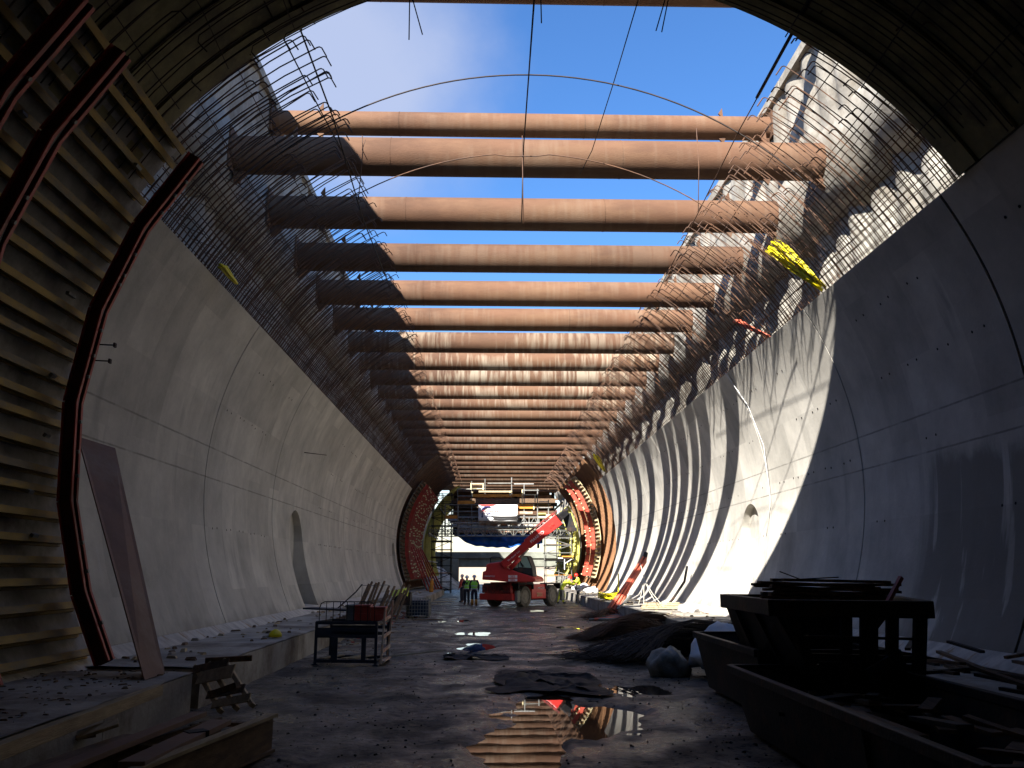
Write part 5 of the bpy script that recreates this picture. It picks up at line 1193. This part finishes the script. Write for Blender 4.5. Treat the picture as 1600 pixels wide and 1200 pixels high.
for (x0, x1, y_, h_, m) in ((738, 799, 774.5, .28, ora_m), (715, 742, 785, .3, ora_m), (800, 818, 774, .22, ora_m), (809, 835, 791, .45, ora_m), (841, 862, 806.5, .36, cream_m), (696, 715, 808, .3, ora_m), (841, 853, 804, .3, yel_m), (743, 812, 783, .5, timber_b), (748, 800, 768, .16, timber_l), (812, 832, 801, .2, pink_m)):
    q = MB(); c = P((x0 + x1) / 2, y_, Yb - .1); q.box(c, (P(x1, y_, Yb).x - P(x0, y_, Yb).x, .06, h_)); q.build('toe_board', m, pf)
for (x, y0, y1) in ((736, 755, 765), (755, 757, 766), (738, 768, 776), (797, 767, 775), (816, 765, 775), (816, 776, 788), (836, 773, 785), (834, 788, 796)):
    q = MB(); q.bar(P(x, y0, Yb - .12), P(x, y1, Yb - .12), .10, .12, (0, 1, 0)); q.build('cream_post', cream_m, pf)
for z_, y_ in ((786, 80.5), (809, 80.5)):
    q = MB(); a_ = P(716, z_, Yb); b_ = P(862, z_, Yb); q.box(((a_.x + b_.x) / 2, 82.0, a_.z), (b_.x - a_.x, 3.6, .08)); q.build('deck', timber_b, pf)
# material stacks on the lower deck: each bundle is a thing
stk = [(700, 745, 813, galv_m, 'grey'), (720, 800, 815.5, pink_m, 'pinkish timber'), (748, 835, 819.5, pink_m, 'long pink timber'), (705, 760, 821, white_m, 'white'), (735, 850, 826, cream_m, 'cream'), (716, 835, 830.5, pink_m, 'low pinkish'), (800, 862, 815, galv_m, 'grey steel'), (800, 842, 821, white_m, 'white plastic')]
for i, (x0, x1, y_, m, nm) in enumerate(stk):
    q = MB(); a_ = P(x0, y_, Yb + .8); b_ = P(x1, y_, Yb + .8)
    for k in range(6): q.tube([a_ + V(0, .16 * k, .06 * (k % 2)), b_ + V(random.uniform(-.3, .3), .16 * k, .06 * (k % 2))], .085, 6)
    tag(q.build('bar_stack', m, None, fixn=False), nm + ' bundle lying lengthwise on the girders, ' + ['upper left end', 'upper row behind the girder', 'middle row', 'left end below the top row', 'lower row', 'lowest row', 'upper right end', 'right end of the middle row'][i], 'bundle', 'bundles on the scaffold bridge')
fc = thing('formwork_carriage', 'stacked formwork carriage of dark beams and boards filling the tunnel behind the banner', 'formwork carriage', (.8, 86, 6))
rc = random.Random(21)
for k in range(17):
    yy_ = 768 + k * 4.1; x0, x1 = 706 + rc.uniform(-6, 10), 868 + rc.uniform(-14, 8); a_ = P(x0, yy_, 86 + (k % 3) * .5); b_ = P(x1, yy_, 86 + (k % 3) * .5)
    q = MB(); q.bar(a_, b_, 1.6 if k % 4 == 0 else .3, .16 + .10 * (k % 3)); q.build('carriage_beam', rc.choice((timber_b, blk_m, rust, timber_b, pink_m)), fc)
for px in (712, 740, 772, 806, 838, 864):
    q = MB(); q.bar(P(px, 770, 86.9), P(px, 838, 86.9), .3, .3, (0, 1, 0)); q.build('carriage_post', blk_m, fc)
q = MB(); a_ = P(708, 772, 88); b_ = P(866, 836, 88); q.box(((a_.x + b_.x) / 2, 88.2, (a_.z + b_.z) / 2), (b_.x - a_.x, .2, a_.z - b_.z)); q.build('back_panel', timber_b, fc)
# blue tarp slung below
q = MB()
def tarp(u_, v_):
    px = 713 + (848 - 713) * u_; sag = 849 + 6.5 * math.sin(math.pi * min(1, u_ * 1.05)) + noise.noise(V(u_ * 9, 0, 1)) * 3.0 - 12 * (1 - min(1, u_ * 4)) ** 2; top_ = 835
    p = P(px, top_ + (sag - top_) * v_, Yb + .3 + 3.0 * v_ * (1 - v_)); p.y += noise.noise(V(u_ * 12, v_ * 3, 3)) * .35; return p
q.grid(tarp, 60, 10); o = q.build('blue_tarpaulin', blue_t, None, True); md = o.modifiers.new('t', 'SOLIDIFY'); md.thickness = .02
tag(o, 'sagging blue tarpaulin slung under the scaffold bridge', 'tarpaulin')
# banner
bn = thing('banner', 'white company banner with red and blue print hung on the scaffold bridge rail', 'banner', P(778, 815, Yb - .4))
q = MB(); a_ = P(747.5, 788.5, Yb - .4); b_ = P(809, 814.5, Yb - .4)
q.grid(lambda u_, v_: V(a_.x + (b_.x - a_.x) * u_, Yb - .4 + .05 * math.sin(u_ * 14) * v_, a_.z + (b_.z - a_.z) * v_), 30, 6); o = q.build('cloth', white_m, bn, True); md = o.modifiers.new('t', 'SOLIDIFY'); md.thickness = .012
BY = Yb - .5
text(1, 'DOSCHÄFER', P(764, 799, BY), (1, 0, 0), (0, 0, 1), .30, letterr, bn, 'printed_name'); 
text(1, 'Tel. 07 Bauunternehmen', P(792, 792, BY), (1, 0, 0), (0, 0, 1), .13, letterg, bn, 'small_print'); text(1, 'u. Tunnelbau', P(790, 796, BY), (1, 0, 0), (0, 0, 1), .14, letterg, bn, 'small_print'); text(1, 'MANNHEIM', P(791, 799.3, BY), (1, 0, 0), (0, 0, 1), .13, letterg, bn, 'small_print')
q = MB(); arc = []
for k in range(15):
    a = R(165 - 130 * k / 14); arc.append(P(762 + 9.5 * math.cos(a), 800 - 8.2 * math.sin(a), BY))
q.tube(arc, [.02 + .07 * math.sin(math.pi * min(1, k / 7)) if k < 7 else .05 * (1 - (k - 7) / 8) + .012 for k in range(15)], 6); q.build('blue_arc', letterd, bn)
q = MB(); q.prism([P(747.5, 788.6, BY + .02), P(775, 788.6, BY + .02), P(766, 790.6, BY + .02), P(754, 790.4, BY + .02)], (0, .02, 0)); q.build('red_swoosh', letterr, bn)
q = MB(); q.box(P(753.5, 805, BY), (.10, .03, .42)); q.box(P(753.5, 807.5, BY), (.2, .03, .06)); q.box(P(755, 801, BY), (.08, .03, .06)); q.build('blue_figure', letterd, bn)
q = MB(); q.bar(P(759, 802.5, BY), P(768, 802.5, BY), .03, .05); q.bar(P(759, 806, BY), P(767, 806, BY), .03, .05); q.prism([P(800, 808.5, BY), P(806, 802, BY), P(808, 806.5, BY)], (0, .02, 0)); q.build('blue_stripe', letterd, bn)
q = MB(); q.grid(lambda u_, v_: P(767 + 41 * u_, 801.2 + 7 * v_ + .8 * math.sin(u_ * 3), Yb - .62 - .25 * math.sin(v_ * 3)), 16, 6); o = q.build('white_wrap', white_m, None, True); o.modifiers.new('t', 'SOLIDIFY').thickness = .02; tag(o, 'bright white plastic sheet hung over the lower half of the banner', 'plastic sheet')
# right platform bracket with orange plank
q = MB(); q.bar(P(878, 869.5, 74), P(896, 869.5, 74), .5, .09); tag(q.build('orange_plank', ora_m), 'orange plank on a white bracket at the right scaffold tower', 'plank')
q = MB(); q.bar(P(872, 872, 74), P(896, 872, 74), .06, .10); q.bar(P(882, 881, 74), P(894, 873, 74), .05, .06); q.bar(P(882, 873, 74), P(882, 890, 74), .05, .06); tag(q.build('steel_bracket', white_m), 'white bracket under the orange plank', 'bracket')

# ================================================================ beyond: bridge, pier, mounds
br = thing('road_bridge', 'grey concrete bridge crossing beyond the scaffold', 'bridge', (1.5, 128, 0))
z0, z1 = P(760, 886, 128).z, P(760, 862.5, 128).z
q = MB(); q.box((2, 130, (z0 + z1) / 2), (26, 5, z1 - z0)); q.build('deck', bridge_m, br, bevel=.05)
q = MB(); q.box((2, 127.35, z1 - .75), (26, .3, .28)); q.box((2, 127.4, z0 + .35), (26, .25, .5)); q.build('edge_beam', bridge_m, br)
q = MB(); q.box((P(707, 900, 126).x - .4, 128, 1.5), (2.4, 3.0, 4.6)); q.build('pier', bridge_m, br, bevel=.05); q = MB(); q.box((10.9, 128, 1.5), (2.4, 3, 4.6)); q.build('pier', bridge_m, br, bevel=.05)
q = MB(); q.grid(lambda u_, v_: V(-7.4 + 4.6 * u_, 100 + 30 * v_, max(-.1, (2.7 - 3.3 * u_ + noise.fractal(V(u_ * 3, v_ * 5, 0), 1, 2, 4) * .7) * min(1, v_ * 6 + .15))), 20, 30); tag(q.build('spoil_mound', plinth_m, None, True), 'grey spoil mound beside the bridge pier behind the workers', 'spoil heap')
q = MB(); q.grid(lambda u_, v_: V(-30 + 70 * u_, 190 + 20 * v_, -.2 + (2.6 + 1.0 * noise.fractal(V(u_ * 5, v_, 2), 1, 2, 4)) * math.sin(math.pi * v_)), 50, 10); tag(q.build('earth_bank', hill_m, None, True), 'tan earth bank in the daylight beyond the bridge', 'earth bank')
